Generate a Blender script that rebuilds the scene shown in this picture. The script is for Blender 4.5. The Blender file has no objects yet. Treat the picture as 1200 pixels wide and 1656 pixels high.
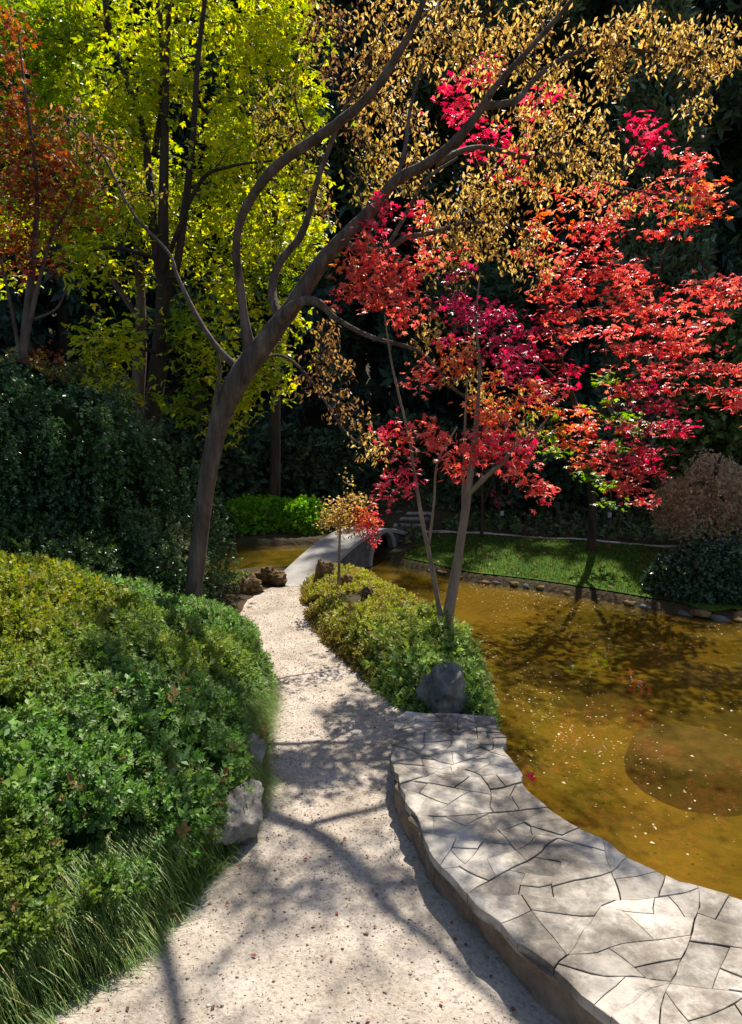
import bpy, math, random
import numpy as np
from mathutils import Vector

random.seed(7)
rng = np.random.default_rng(11)
sc = bpy.context.scene

# ------------------------------------------------------------------ camera, sky, sun, exposure
CAM_H, PITCH, FPX = 2.3, math.radians(7.1), 1104.0
cam_data = bpy.data.cameras.new('camera')
cam_data.sensor_fit = 'VERTICAL'
cam_data.sensor_height = 36.0
cam_data.lens = 24.0
cam_data.clip_start, cam_data.clip_end = 0.05, 600.0
cam = bpy.data.objects.new('camera', cam_data)
cam.location = (0, 0, CAM_H)
cam.rotation_euler = (math.pi / 2 - PITCH, 0, 0)
sc.collection.objects.link(cam)
sc.camera = cam

SUN_EL, SUN_AZ = math.radians(55), math.radians(16)       # azimuth from +Y towards +X
TO_SUN = Vector((math.sin(SUN_AZ) * math.cos(SUN_EL), math.cos(SUN_AZ) * math.cos(SUN_EL), math.sin(SUN_EL)))
world = bpy.data.worlds.new('World')
sc.world = world
world.use_nodes = True
wn = world.node_tree
sky = wn.nodes.new('ShaderNodeTexSky')
sky.sky_type = 'NISHITA'
sky.sun_disc = False
sky.sun_elevation = SUN_EL
sky.sun_rotation = SUN_AZ
wn.nodes['Background'].inputs['Strength'].default_value = 0.08
wn.links.new(sky.outputs[0], wn.nodes['Background'].inputs['Color'])
sun_data = bpy.data.lights.new('sun', 'SUN')
sun_data.energy = 5.0
sun_data.angle = math.radians(0.53)
sun_data.color = (1.0, 0.93, 0.82)
sun = bpy.data.objects.new('sun', sun_data)
sun.rotation_euler = TO_SUN.to_track_quat('Z', 'Y').to_euler()
sun.location = (8, 25, 30)
sc.collection.objects.link(sun)
sc.view_settings.view_transform = 'Standard'
sc.view_settings.look = 'None'
sc.view_settings.gamma = 1.0
sc.view_settings.exposure = 0.92
sc.cycles.max_bounces = 8
sc.cycles.transparent_max_bounces = 12
sc.cycles.use_denoising = True

# ------------------------------------------------------------------ helpers
def ray(px, py):
    c, s = math.cos(PITCH), math.sin(PITCH)
    u, v = (px - 600.0) / FPX, (828.0 - py) / FPX
    return np.array([u, c + v * s, -s + v * c])
def P(px, py, Y):                       # point of the place at distance Y seen at a pixel
    d = ray(px, py); t = Y / d[1]
    return np.array([d[0] * t, Y, CAM_H + d[2] * t])
def G(px, py, z=0.0):                   # point at height z seen at a pixel
    d = ray(px, py); t = (z - CAM_H) / d[2]
    return np.array([d[0] * t, d[1] * t, z])
def mpp(Y): return Y * 1.01 / FPX       # metres for one photo pixel

def hash3(i, j, k, seed=0):
    n = (i * 374761393 + j * 668265263 + k * 2147483647 + seed * 974711) & 0x7fffffff
    n = ((n ^ (n >> 13)) * 1274126177) & 0x7fffffff
    return ((n ^ (n >> 16)) & 0xffff) / 65535.0
def vnoise(p, seed=0):
    p = np.asarray(p, float); i = np.floor(p).astype(np.int64); f = p - i
    f = f * f * (3 - 2 * f); out = 0
    for a in (0, 1):
        for b in (0, 1):
            for c in (0, 1):
                w = (f[..., 0] if a else 1 - f[..., 0]) * (f[..., 1] if b else 1 - f[..., 1]) * (f[..., 2] if c else 1 - f[..., 2])
                out = out + w * hash3(i[..., 0] + a, i[..., 1] + b, i[..., 2] + c, seed)
    return out * 2 - 1
def fbm(p, octaves=4, seed=0):
    p = np.asarray(p, float); s = 0; a = 1.0
    for o in range(octaves):
        s = s + a * vnoise(p * (2 ** o), seed + o); a *= 0.5
    return s
def sstep(a, b, x):
    t = np.clip((x - a) / (b - a), 0, 1); return t * t * (3 - 2 * t)
def norm(v): return v / np.maximum(np.linalg.norm(v, axis=-1, keepdims=True), 1e-9)

def mesh(name, V, F, mat=None, col=None, smooth=False):
    V = np.asarray(V, np.float32); me = bpy.data.meshes.new(name)
    if isinstance(F, np.ndarray):
        k = F.shape[1]; n = len(F)
        me.vertices.add(len(V)); me.vertices.foreach_set('co', V.ravel())
        me.loops.add(n * k); me.loops.foreach_set('vertex_index', F.astype(np.int32).ravel())
        me.polygons.add(n); me.polygons.foreach_set('loop_start', np.arange(0, n * k, k, dtype=np.int32))
    else:
        me.from_pydata([tuple(map(float, v)) for v in V], [], [tuple(int(i) for i in f) for f in F])
    if smooth: me.polygons.foreach_set('use_smooth', np.ones(len(me.polygons), bool))
    me.update(calc_edges=True); me.validate()
    if col is not None:
        a = me.attributes.new('col', 'FLOAT_COLOR', 'POINT')
        c = np.ones((len(V), 4), np.float32); c[:, :3] = col
        a.data.foreach_set('color', c.ravel())
    if mat: me.materials.append(mat)
    return me
def link(name, me, parent=None, kind=None):
    o = bpy.data.objects.new(name, me); sc.collection.objects.link(o)
    if parent is not None:
        o.parent = parent
        if parent.parent is None: o.location = -Vector(parent.location)
    if kind: o['kind'] = kind
    return o
def thing(name, label, cat, loc=(0, 0, 0), group=None):
    o = bpy.data.objects.new(name, None); sc.collection.objects.link(o)
    o.location = tuple(float(a) for a in loc); o['label'] = label; o['category'] = cat
    o.empty_display_size = 0.1
    if group: o['group'] = group
    return o
def tag(o, label, cat, group=None):
    o['label'] = label; o['category'] = cat
    if group: o['group'] = group
    return o
def copy_tree(o, parent=None):
    c = o.copy(); sc.collection.objects.link(c); c.parent = parent
    for ch in list(o.children): copy_tree(ch, c)
    return c

def catmull(pts, n=6):
    pts = np.asarray(pts, float)
    if len(pts) < 3: return pts
    q = np.vstack([2 * pts[0] - pts[1], pts, 2 * pts[-1] - pts[-2]]); out = []
    for i in range(1, len(q) - 2):
        for k in range(n):
            t = k / n; a, b, c, d = q[i - 1], q[i], q[i + 1], q[i + 2]
            out.append(0.5 * (2 * b + (c - a) * t + (2 * a - 5 * b + 4 * c - d) * t * t + (3 * b - a - 3 * c + d) * t ** 3))
    out.append(q[-2]); return np.array(out)
def tube(pts, rad, sides=10, rough=0.0, seed=0):
    pts = np.asarray(pts, float); n = len(pts)
    T = norm(np.gradient(pts, axis=0)); ref = np.array([0.31, 0.9, 0.2])
    A = norm(np.cross(T, ref)); B = np.cross(T, A)
    th = np.linspace(0, 2 * np.pi, sides, endpoint=False)
    ring = A[:, None] * np.cos(th)[None, :, None] + B[:, None] * np.sin(th)[None, :, None]
    r = np.asarray(rad, float)[:, None] * np.ones(sides)
    V = pts[:, None] + ring * r[..., None]
    if rough:
        nz = fbm(np.concatenate([ring[..., :2] * 1.3, np.broadcast_to(np.linspace(0, n * 0.25, n)[:, None, None], (n, sides, 1))], -1), 3, seed)
        V = pts[:, None] + ring * (r * (1 + rough * nz))[..., None]
    i = np.arange(n - 1)[:, None] * sides; j = np.arange(sides)[None]; j2 = (j + 1) % sides
    Fq = np.stack([i + j, i + j2, i + sides + j2, i + sides + j], -1).reshape(-1, 4)
    return V.reshape(-1, 3), Fq

# leaf templates: (verts, tris); y = along the leaf, x = across, z = face normal
def t_ovate(w=0.26, fold=0.06, droop=-0.1):
    return np.array([(0, 0, 0), (w, .42, fold), (0, 1, droop), (-w, .42, fold)]), np.array([(0, 1, 2), (0, 2, 3)])
def t_lobed(n, w=0.2):
    V = [(0, 0.0, 0)]; F = []
    for k in range(n):
        a = math.radians((k - (n - 1) / 2) * (210.0 / n)); L = 1.0 - 0.38 * abs(k - (n - 1) / 2) / ((n - 1) / 2)
        d = np.array([math.sin(a), math.cos(a), 0]); s = np.array([d[1], -d[0], 0])
        b = len(V); up = np.array([0, 0, 1.0])
        V += [tuple(d * L * .5 + s * w * L + up * .05), tuple(d * L - up * .10 * L), tuple(d * L * .5 - s * w * L + up * .05)]
        F += [(0, b, b + 1), (0, b + 1, b + 2)]
    return np.array(V), np.array(F)
def t_sprig(n, spread=1.0, leaf=0.5, w=0.3, seed=1):
    r = random.Random(seed); V = []; F = []
    LV, LF = t_ovate(w, .05, -.08)
    for k in range(n):
        a = k * 2.4 + r.uniform(-.4, .4); y = 0.1 + 0.75 * k / n; tilt = (0.5 + 0.5 * (1 - k / n)) * spread
        ax = norm(np.array([math.cos(a) * tilt, 0.75, math.sin(a) * tilt])); nz = norm(np.array([-math.cos(a) * .8, .6, -math.sin(a) * .8]))
        sx = norm(np.cross(ax, nz)); nz = np.cross(sx, ax); L = leaf * r.uniform(.8, 1.15); b = len(V)
        for v in LV: V.append(np.array([0, y, 0]) + L * (v[0] * sx + v[1] * ax + v[2] * nz))
        F += [tuple(f + b) for f in LF]
    return np.array(V), np.array(F)
OVATE, NARROW = t_ovate(), t_ovate(.16, .03, -.15)
MAPLE5, MAPLE3 = t_lobed(5, .17), t_lobed(3, .26)
SPRIG7, SPRIG5, TUFT = t_sprig(7), t_sprig(5, 1.1, .6, .34, 4), t_sprig(6, 1.0, .62, .2, 9)

def scatter(pos, axis, size, tmpl, col, up=None, jit=0.5, width=1.0):
    n = len(pos); TV, TF = tmpl; axis = norm(axis)
    nrm = rng.normal(size=(n, 3)) * jit
    if up is not None: nrm = nrm + up
    side = norm(np.cross(axis, nrm)); nrm = np.cross(side, axis)
    s = np.broadcast_to(np.asarray(size, float), (n,))[:, None, None]
    V = pos[:, None] + s * (TV[None, :, 0, None] * width * side[:, None] + TV[None, :, 1, None] * axis[:, None] + TV[None, :, 2, None] * nrm[:, None])
    F = TF[None] + (np.arange(n) * len(TV))[:, None, None]
    C = np.repeat(col, len(TV), axis=0)
    return V.reshape(-1, 3), F.reshape(-1, 3), C
def joinvf(parts):
    V, F, C, b = [], [], [], 0
    for p in parts:
        V.append(p[0]); F.append(p[1] + b); b += len(p[0])
        if len(p) > 2: C.append(p[2])
    return np.vstack(V), np.vstack(F), (np.vstack(C) if C else None)
def palette(n, cols, weights=None, jitter=0.18):
    cols = np.array(cols, float); i = rng.choice(len(cols), n, p=weights)
    c = cols[i] * (1 + rng.uniform(-jitter, jitter, (n, 1))); return np.clip(c * (1 + rng.uniform(-.08, .08, (n, 3))), 0, 1)

# ------------------------------------------------------------------ materials
def newmat(name):
    m = bpy.data.materials.new(name); m.use_nodes = True
    return m, m.node_tree.nodes, m.node_tree.links, m.node_tree.nodes['Principled BSDF']
def nd(N, t, **kw):
    n = N.new(t)
    for k, v in kw.items():
        if k in n.inputs: n.inputs[k].default_value = v
        else: setattr(n, k, v)
    return n
def ramp(N, stops):
    r = N.new('ShaderNodeValToRGB'); e = r.color_ramp.elements
    while len(e) < len(stops): e.new(0.5)
    for el, (p, c) in zip(e, stops): el.position = p; el.color = (*c, 1)
    return r
def noise_mat(name, stops, scale=4, detail=8, rough=0.9, bump=0.3, bscale=30, spec=0.3, stretch=(1, 1, 1), stops2=None, scale2=40, mixf=0.5, bdist=0.02):
    m, N, L, B = newmat(name)
    tc = N.new('ShaderNodeTexCoord'); mp = N.new('ShaderNodeMapping'); mp.inputs['Scale'].default_value = stretch
    L.new(tc.outputs['Object'], mp.inputs[0])
    n1 = nd(N, 'ShaderNodeTexNoise', Scale=scale, Detail=detail, Roughness=.62); L.new(mp.outputs[0], n1.inputs['Vector'])
    r1 = ramp(N, stops); L.new(n1.outputs['Fac'], r1.inputs[0]); out = r1.outputs[0]
    if stops2:
        n2 = nd(N, 'ShaderNodeTexNoise', Scale=scale2, Detail=6, Roughness=.7); L.new(mp.outputs[0], n2.inputs['Vector'])
        r2 = ramp(N, stops2); L.new(n2.outputs['Fac'], r2.inputs[0])
        mx = nd(N, 'ShaderNodeMix', data_type='RGBA', blend_type='MULTIPLY'); mx.inputs[0].default_value = mixf
        L.new(out, mx.inputs[6]); L.new(r2.outputs[0], mx.inputs[7]); out = mx.outputs[2]
    L.new(out, B.inputs['Base Color'])
    B.inputs['Roughness'].default_value = rough; B.inputs['Specular IOR Level'].default_value = spec
    if bump:
        n3 = nd(N, 'ShaderNodeTexNoise', Scale=bscale, Detail=8, Roughness=.65); L.new(mp.outputs[0], n3.inputs['Vector'])
        b = nd(N, 'ShaderNodeBump', Strength=bump, Distance=bdist); L.new(n3.outputs['Fac'], b.inputs['Height']); L.new(b.outputs[0], B.inputs['Normal'])
    return m
def leaf_mat(name, trans=0.45, rough=0.45, spec=0.35, tboost=1.0):
    m, N, L, B = newmat(name)
    at = nd(N, 'ShaderNodeAttribute', attribute_name='col')
    L.new(at.outputs['Color'], B.inputs['Base Color']); B.inputs['Roughness'].default_value = rough; B.inputs['Specular IOR Level'].default_value = spec
    if trans > 0:
        tr = N.new('ShaderNodeBsdfTranslucent'); hs = nd(N, 'ShaderNodeHueSaturation', Saturation=1.1, Value=tboost); L.new(at.outputs['Color'], hs.inputs['Color']); L.new(hs.outputs[0], tr.inputs['Color'])
        mx = N.new('ShaderNodeMixShader'); mx.inputs[0].default_value = trans
        L.new(B.outputs[0], mx.inputs[1]); L.new(tr.outputs[0], mx.inputs[2])
        L.new(mx.outputs[0], N['Material Output'].inputs['Surface'])
    return m
M = {}
M['leaf'] = leaf_mat('leaf', .5, .45, .3, 1.25)
M['leaf_thick'] = leaf_mat('leaf_thick', .25, .33, .45)
M['leaf_red'] = leaf_mat('leaf_red', .5, .38, .6, 1.5)
M['leaf_gold'] = leaf_mat('leaf_gold', .55, .5, .25, 1.45)
M['leaf_hedge'] = leaf_mat('leaf_hedge', .42, .5, .3, 1.15)
M['leaf_dark'] = leaf_mat('leaf_dark', .08, .5, .2)
M['petal'] = leaf_mat('petal', .2, .6, .2)
M['stone_bits'] = leaf_mat('stone_bits', 0, .9, .2)
M['bark'] = noise_mat('bark', [(.3, (.06, .04, .031)), (.5, (.135, .095, .075)), (.72, (.24, .18, .145))], 11, 10, .85, 1.0, 34, .25, (1, 1, .2), [(.36, (.45, .4, .36)), (.56, (1, 1, 1))], 9, .75, .03)
M['bark_pale'] = noise_mat('bark_pale', [(.3, (.13, .09, .06)), (.55, (.24, .17, .12)), (.75, (.34, .26, .2))], 10, 8, .8, .4, 40, .25, (1, 1, .3))
M['bark_dark'] = noise_mat('bark_dark', [(.3, (.02, .014, .01)), (.6, (.06, .042, .03))], 8, 6, .9, .5, 25, .2, (1, 1, .25))
M['twig'] = noise_mat('twig', [(.3, (.028, .019, .014)), (.7, (.06, .04, .028))], 6, 3, .85, 0)
M['soil'] = noise_mat('soil', [(.3, (.028, .02, .012)), (.5, (.05, .036, .02)), (.68, (.035, .045, .014))], 1.2, 10, .95, .8, 18, .15)
M['gravel'] = noise_mat('gravel', [(.28, (.26, .215, .17)), (.5, (.41, .352, .29)), (.72, (.51, .45, .385))], 2.2, 12, .93, .85, 55, .2, (1, 1, 1), [(.33, (.42, .38, .35)), (.52, (1, 1, 1))], 48, .75, .012)
M['slab'] = noise_mat('slab', [(.25, (.19, .168, .145)), (.45, (.38, .35, .31)), (.7, (.53, .495, .445))], 3.5, 12, .82, .5, 22, .3, (1, 1, 1), [(.3, (.5, .48, .47)), (.5, (1, 1, 1))], 13, .7, .02)
def slab_extra(m):
    N, L = m.node_tree.nodes, m.node_tree.links; B = N['Principled BSDF']; src = B.inputs['Base Color'].links[0].from_socket
    tc = N.new('ShaderNodeTexCoord'); n = nd(N, 'ShaderNodeTexNoise', Scale=1.7, Detail=12, Roughness=.72); L.new(tc.outputs['Object'], n.inputs['Vector']); r = ramp(N, [(.42, (.40, .385, .37)), (.48, (.62, .6, .58)), (.54, (1, 1, 1))]); L.new(n.outputs['Fac'], r.inputs[0])
    oi = N.new('ShaderNodeObjectInfo'); r2 = ramp(N, [(0, (.68, .66, .64)), (.5, (.95, .93, .9)), (1, (1.08, 1.05, 1.0))]); L.new(oi.outputs['Random'], r2.inputs[0])
    for q in (r.outputs[0], r2.outputs[0]):
        x = nd(N, 'ShaderNodeMix', data_type='RGBA', blend_type='MULTIPLY'); x.inputs[0].default_value = 1; L.new(src, x.inputs[6]); L.new(q, x.inputs[7]); src = x.outputs[2]
    L.new(src, B.inputs['Base Color'])
slab_extra(M['slab'])
M['slab_side'] = noise_mat('slab_side', [(.3, (.11, .078, .055)), (.5, (.22, .16, .115)), (.72, (.34, .26, .2))], 6, 10, .93, .9, 24, .2)
M['rock'] = noise_mat('rock', [(.3, (.05, .046, .04)), (.5, (.15, .138, .12)), (.72, (.33, .3, .26))], 5, 12, .85, .9, 16, .3, (1, 1, .6), None)
M['rock_pale'] = noise_mat('rock_pale', [(.3, (.10, .088, .075)), (.5, (.2, .18, .155)), (.72, (.33, .3, .265))], 7, 12, .88, .9, 18, .3, (1, 1, 1), [(.35, (.4, .38, .35)), (.5, (1, 1, 1))], 20, .7)
M['rock_moss'] = noise_mat('rock_moss', [(.3, (.05, .035, .02)), (.5, (.16, .1, .05)), (.7, (.2, .16, .05))], 9, 12, .95, 1.0, 30, .1)
M['concrete'] = noise_mat('concrete', [(.3, (.2, .19, .175)), (.55, (.3, .285, .265)), (.75, (.38, .36, .34))], 4, 10, .85, .35, 45, .3)
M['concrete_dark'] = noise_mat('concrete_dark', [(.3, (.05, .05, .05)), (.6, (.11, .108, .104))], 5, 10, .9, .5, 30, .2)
M['lawn'] = noise_mat('lawn', [(.3, (.03, .062, .008)), (.5, (.045, .095, .01)), (.7, (.075, .13, .016))], 1.4, 10, .95, .6, 120, .1)
M['wood_edge'] = noise_mat('wood_edge', [(.3, (.2, .09, .03)), (.7, (.4, .2, .07))], 8, 6, .85, .4, 30, .2, (1, 1, .2))
M['plaque'] = noise_mat('plaque', [(.3, (.3, .34, .38)), (.7, (.4, .44, .48))], 8, 2, .5, 0)
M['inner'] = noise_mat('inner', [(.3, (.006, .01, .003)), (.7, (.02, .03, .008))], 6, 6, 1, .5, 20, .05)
def ground_mat():
    m, N, L, B = newmat('ground'); tc = N.new('ShaderNodeTexCoord')
    def layer(scale, stops, det=10):
        n = nd(N, 'ShaderNodeTexNoise', Scale=scale, Detail=det, Roughness=.62); L.new(tc.outputs['Object'], n.inputs['Vector']); r = ramp(N, stops); L.new(n.outputs['Fac'], r.inputs[0]); return r.outputs[0], n.outputs['Fac']
    def mix(a, b, f, mode='MIX'):
        x = nd(N, 'ShaderNodeMix', data_type='RGBA', blend_type=mode); L.new(a, x.inputs[6]); L.new(b, x.inputs[7])
        if isinstance(f, float): x.inputs[0].default_value = f
        else: L.new(f, x.inputs[0])
        return x.outputs[2]
    soil, _ = layer(1.2, [(.3, (.028, .02, .012)), (.5, (.05, .036, .02)), (.68, (.035, .045, .014))])
    bed1, _ = layer(.55, [(.28, (.10, .105, .010)), (.42, (.175, .14, .014)), (.55, (.25, .17, .018)), (.75, (.31, .2, .03))])
    bed2, _ = layer(2.6, [(.34, (.42, .40, .3)), (.55, (1, 1, 1))]); bed3, _ = layer(14, [(.36, (.6, .58, .5)), (.55, (1, 1, 1))], 6)
    bed = mix(mix(bed1, bed2, .5, 'MULTIPLY'), bed3, .45, 'MULTIPLY')
    gp = N.new('ShaderNodeNewGeometry'); sx = N.new('ShaderNodeSeparateXYZ'); L.new(gp.outputs['Position'], sx.inputs[0])
    mr = N.new('ShaderNodeMapRange'); mr.inputs[1].default_value = -.19; mr.inputs[2].default_value = -.14; L.new(sx.outputs['Z'], mr.inputs[0])
    L.new(mix(bed, soil, mr.outputs[0]), B.inputs['Base Color']); B.inputs['Roughness'].default_value = .95; B.inputs['Specular IOR Level'].default_value = .1
    n3 = nd(N, 'ShaderNodeTexNoise', Scale=16, Detail=8); L.new(tc.outputs['Object'], n3.inputs['Vector']); bp = nd(N, 'ShaderNodeBump', Strength=.8, Distance=.03); L.new(n3.outputs['Fac'], bp.inputs['Height']); L.new(bp.outputs[0], B.inputs['Normal'])
    return m
M['ground'] = ground_mat()

m, N, L, B = newmat('water')
N.remove(B)
fr = nd(N, 'ShaderNodeFresnel', IOR=1.33)
tr = N.new('ShaderNodeBsdfTransparent'); tr.inputs[0].default_value = (.82, .75, .48, 1)
gl = nd(N, 'ShaderNodeBsdfGlossy', Roughness=.012); gl.inputs[0].default_value = (1, 1, 1, 1)
tc = N.new('ShaderNodeTexCoord'); n1 = nd(N, 'ShaderNodeTexNoise', Scale=7, Detail=3); L.new(tc.outputs['Object'], n1.inputs['Vector'])
bp = nd(N, 'ShaderNodeBump', Strength=.06, Distance=.02); L.new(n1.outputs['Fac'], bp.inputs['Height'])
L.new(bp.outputs[0], gl.inputs['Normal']); L.new(bp.outputs[0], fr.inputs['Normal'])
mx = N.new('ShaderNodeMixShader'); mk = N.new('ShaderNodeBsdfDiffuse'); mk.inputs[0].default_value = (.125, .083, .013, 1); mm = N.new('ShaderNodeMixShader'); mm.inputs[0].default_value = .30; L.new(tr.outputs[0], mm.inputs[1]); L.new(mk.outputs[0], mm.inputs[2]); L.new(fr.outputs[0], mx.inputs[0]); L.new(mm.outputs[0], mx.inputs[1]); L.new(gl.outputs[0], mx.inputs[2])
L.new(mx.outputs[0], N['Material Output'].inputs['Surface'])
M['water'] = m

# ------------------------------------------------------------------ terrain
WZ = -0.15
path_l = [G(*p)[:2] for p in [(-60, 1760), (40, 1665), (150, 1590), (250, 1512), (330, 1440), (374, 1375), (400, 1320), (420, 1255), (430, 1180), (430, 1110), (420, 1060), (402, 1010), (392, 975), (440, 950)]]
path_r = [G(*p)[:2] for p in [(1180, 1900), (960, 1690), (850, 1580), (760, 1480), (690, 1390), (650, 1310), (640, 1240), (655, 1165), (600, 1105), (550, 1060), (515, 1020), (492, 985), (489, 962), (488, 948)]]
terr_l = [G(*p, .2)[:2] for p in [(662, 1150), (640, 1165), (636, 1200), (640, 1270), (668, 1330), (705, 1395), (780, 1475), (860, 1545), (1000, 1655), (1130, 1760), (1350, 1950)]]
terr_r = [G(*p, .2)[:2] for p in [(800, 1158), (815, 1190), (835, 1240), (868, 1285), (905, 1325), (960, 1352), (1020, 1385), (1095, 1422), (1200, 1452), (1330, 1500), (1500, 1570)]]
pond = [np.array(p) for p in [(6.5, 1.3), (2.6, 2.0)]] + [p * .97 + np.array([-.12, -.02]) for p in terr_r[8:0:-1]] + \
       [G(*p, WZ)[:2] for p in [(770, 1150), (775, 1110), (745, 1050), (690, 1000), (640, 962), (590, 938), (530, 935)]] + \
       [G(*p, WZ)[:2] for p in [(470, 925), (410, 928), (340, 938)]] + [np.array(p) for p in [(-4.5, 10.6), (-8, 11.2), (-14, 11), (-14, 13.5), (-8, 13.6)]] + \
       [G(*p, WZ)[:2] for p in [(340, 882), (430, 883), (520, 880), (590, 886), (650, 915), (700, 926), (760, 940), (850, 951), (960, 968), (1070, 988), (1200, 1004)]] + \
       [np.array(p) for p in [(7.0, 8.6), (10, 9.5), (16, 9), (16, 2)]]
islet = [G(*p)[:2] for p in [(489, 935), (490, 990), (530, 1042), (590, 1098), (650, 1150), (700, 1165), (800, 1160), (800, 1120), (780, 1070), (730, 1015), (680, 985), (620, 948), (560, 922), (520, 915)]]
far_line = [G(*p, WZ)[:2] for p in [(650, 913), (700, 924), (760, 938), (850, 949), (960, 966), (1070, 985), (1200, 1002)]] + [np.array(p) for p in [(7.0, 8.7), (10, 9.6)]]
lawn_back = [G(*p, .22)[:2] for p in [(690, 858), (740, 860), (800, 863), (880, 868), (960, 873), (1030, 879), (1090, 884)]] + [np.array(p) for p in [(7.5, 11.9), (10.5, 12.5)]]
def sdist(x, y, poly):                       # signed distance, positive inside
    poly = np.asarray(poly); d = np.full(x.shape, 1e9); ins = np.zeros(x.shape, bool)
    for a, b in zip(poly, np.roll(poly, -1, 0)):
        ab = b - a; t = np.clip(((x - a[0]) * ab[0] + (y - a[1]) * ab[1]) / (ab @ ab + 1e-12), 0, 1)
        d = np.minimum(d, np.hypot(x - a[0] - t * ab[0], y - a[1] - t * ab[1]))
        c = ((a[1] > y) != (b[1] > y)); xx = a[0] + (y - a[1]) / (b[1] - a[1] + 1e-12) * ab[0]; ins ^= c & (x < xx)
    return np.where(ins, d, -d)
def hill(x, y):
    return np.maximum(0, y - 14.5) * .10 + .22 * np.maximum(0, y - 21) * sstep(21, 32, y) - .2 * np.maximum(0, y - 70)
def land(x, y):
    x = np.asarray(x, float); y = np.asarray(y, float)
    dw = sdist(x, y, pond)
    z = -.03 + np.zeros_like(x)
    z = z + sstep(9.2, 11.5, y) * sstep(0, 1.6, -dw) * .2                                  # far bank swells up from the water
    z = z + np.clip((-1.5 - x) * .33, 0, 1.3) * sstep(10.4, 8.8, y)                        # planted bank on the left
    z = z + np.clip((-3.5 - x) * .2, 0, 1.5) * sstep(13.8, 16, y)
    z = z + .2 * sstep(0.02, .35, sdist(x, y, islet))                                      # islet bed
    z = z + hill(x, y)
    z = z + .03 * vnoise(np.stack([x * .9, y * .9, x * 0], -1), 3) * sstep(.3, 1.2, -dw) * sstep(.1, 1.5, np.abs(x) - .9)
    shore = sstep(.12, -.03, dw)
    zin = WZ - .05 - .2 * sstep(.0, 1.2, dw) - .03 * vnoise(np.stack([x * 2, y * 2, x * 0], -1), 5)
    return zin * (1 - shore) + z * shore
def axis_steps(lo, a, b, hi, fine):
    return np.concatenate([a - np.geomspace(.3, a - lo + .3, 26)[::-1] + .3 - fine, np.arange(a, b, fine), b + np.geomspace(.3, hi - b + .3, 34) - .3])
def grid(xs, ys):
    X, Y = np.meshgrid(xs, ys); nx, ny = len(xs), len(ys)
    i = (np.arange(ny - 1)[:, None] * nx + np.arange(nx - 1)[None]).ravel()
    return X, Y, np.stack([i, i + 1, i + nx + 1, i + nx], -1)
X, Y, F = grid(axis_steps(-220, -6, 8, 220, .08), axis_steps(-60, .5, 17, 320, .08))
Z = land(X, Y)
g = link('ground', mesh('ground', np.stack([X, Y, Z], -1).reshape(-1, 3), F, M['ground'], smooth=True), kind='structure')
mound_c = G(1120, 1228, WZ)[:2]
X, Y, F = grid(np.linspace(-16, 18, 35), np.linspace(1.0, 14.6, 15))
link('pond_water', mesh('pond_water', np.stack([X, Y, X * 0 + WZ], -1).reshape(-1, 3), F, M['water'], smooth=True), kind='structure')

def resample(pl, n):
    pl = catmull(pl, 8); s = np.r_[0, np.cumsum(np.linalg.norm(np.diff(pl, axis=0), axis=1))]
    t = np.linspace(0, s[-1], n); return np.stack([np.interp(t, s, pl[:, k]) for k in range(pl.shape[1])], -1)
def strip(a, b, nu, nv, zf):
    A, Bq = resample(a, nu), resample(b, nu); v = np.linspace(0, 1, nv)[None, :, None]
    XY = A[:, None] * (1 - v) + Bq[:, None] * v
    z = zf(XY[..., 0], XY[..., 1]); i = (np.arange(nu - 1)[:, None] * nv + np.arange(nv - 1)[None]).ravel()
    return np.concatenate([XY, z[..., None]], -1).reshape(-1, 3), np.stack([i, i + 1, i + nv + 1, i + nv], -1)
pl2 = [p + np.array([-.10, 0]) for p in path_l[:-1]] + [path_l[-1]]
pr2 = [p + np.array([.06, 0]) for p in path_r[:-1]] + [path_r[-1]]
pathz = lambda x, y: .004 + .012 * fbm(np.stack([x * 2.5, y * 2.5, x * 0], -1), 4, 9)
V, F = strip(pl2, pr2, 190, 50, pathz)
link('gravel_path', mesh('gravel_path', V, F, M['gravel'], smooth=True), kind='structure')
# loose grit on the path
nP = 20000
PA, PB = resample(pl2, 400), resample(pr2, 400); ti = rng.integers(0, 400, nP); v = rng.random(nP)
xy = PA[ti] * (1 - v[:, None]) + PB[ti] * v[:, None] + rng.normal(size=(nP, 2)) * .01
OCT = (np.array([(1, 0, 0), (-.9, .1, 0), (0, 1, .05), (.1, -.95, 0), (0, 0, .7), (0, .1, -.7)]), np.array([(0, 2, 4), (2, 1, 4), (1, 3, 4), (3, 0, 4), (2, 0, 5), (1, 2, 5), (3, 1, 5), (0, 3, 5)]))
sz = np.clip(rng.lognormal(-5.75, .42, nP), .0018, .010)
pos = np.c_[xy, pathz(xy[:, 0], xy[:, 1]) + sz * .2]
V, F, C = scatter(pos, np.c_[rng.normal(size=(nP, 2)), rng.normal(size=nP) * .2], sz, OCT, palette(nP, [(.42, .36, .29), (.3, .25, .2), (.52, .46, .38), (.24, .19, .15), (.36, .27, .19)]), np.array([0, 0, 1.]), .4)
link('path_grit', mesh('path_grit', V, F, M['stone_bits'], C), kind='stuff')

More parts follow.
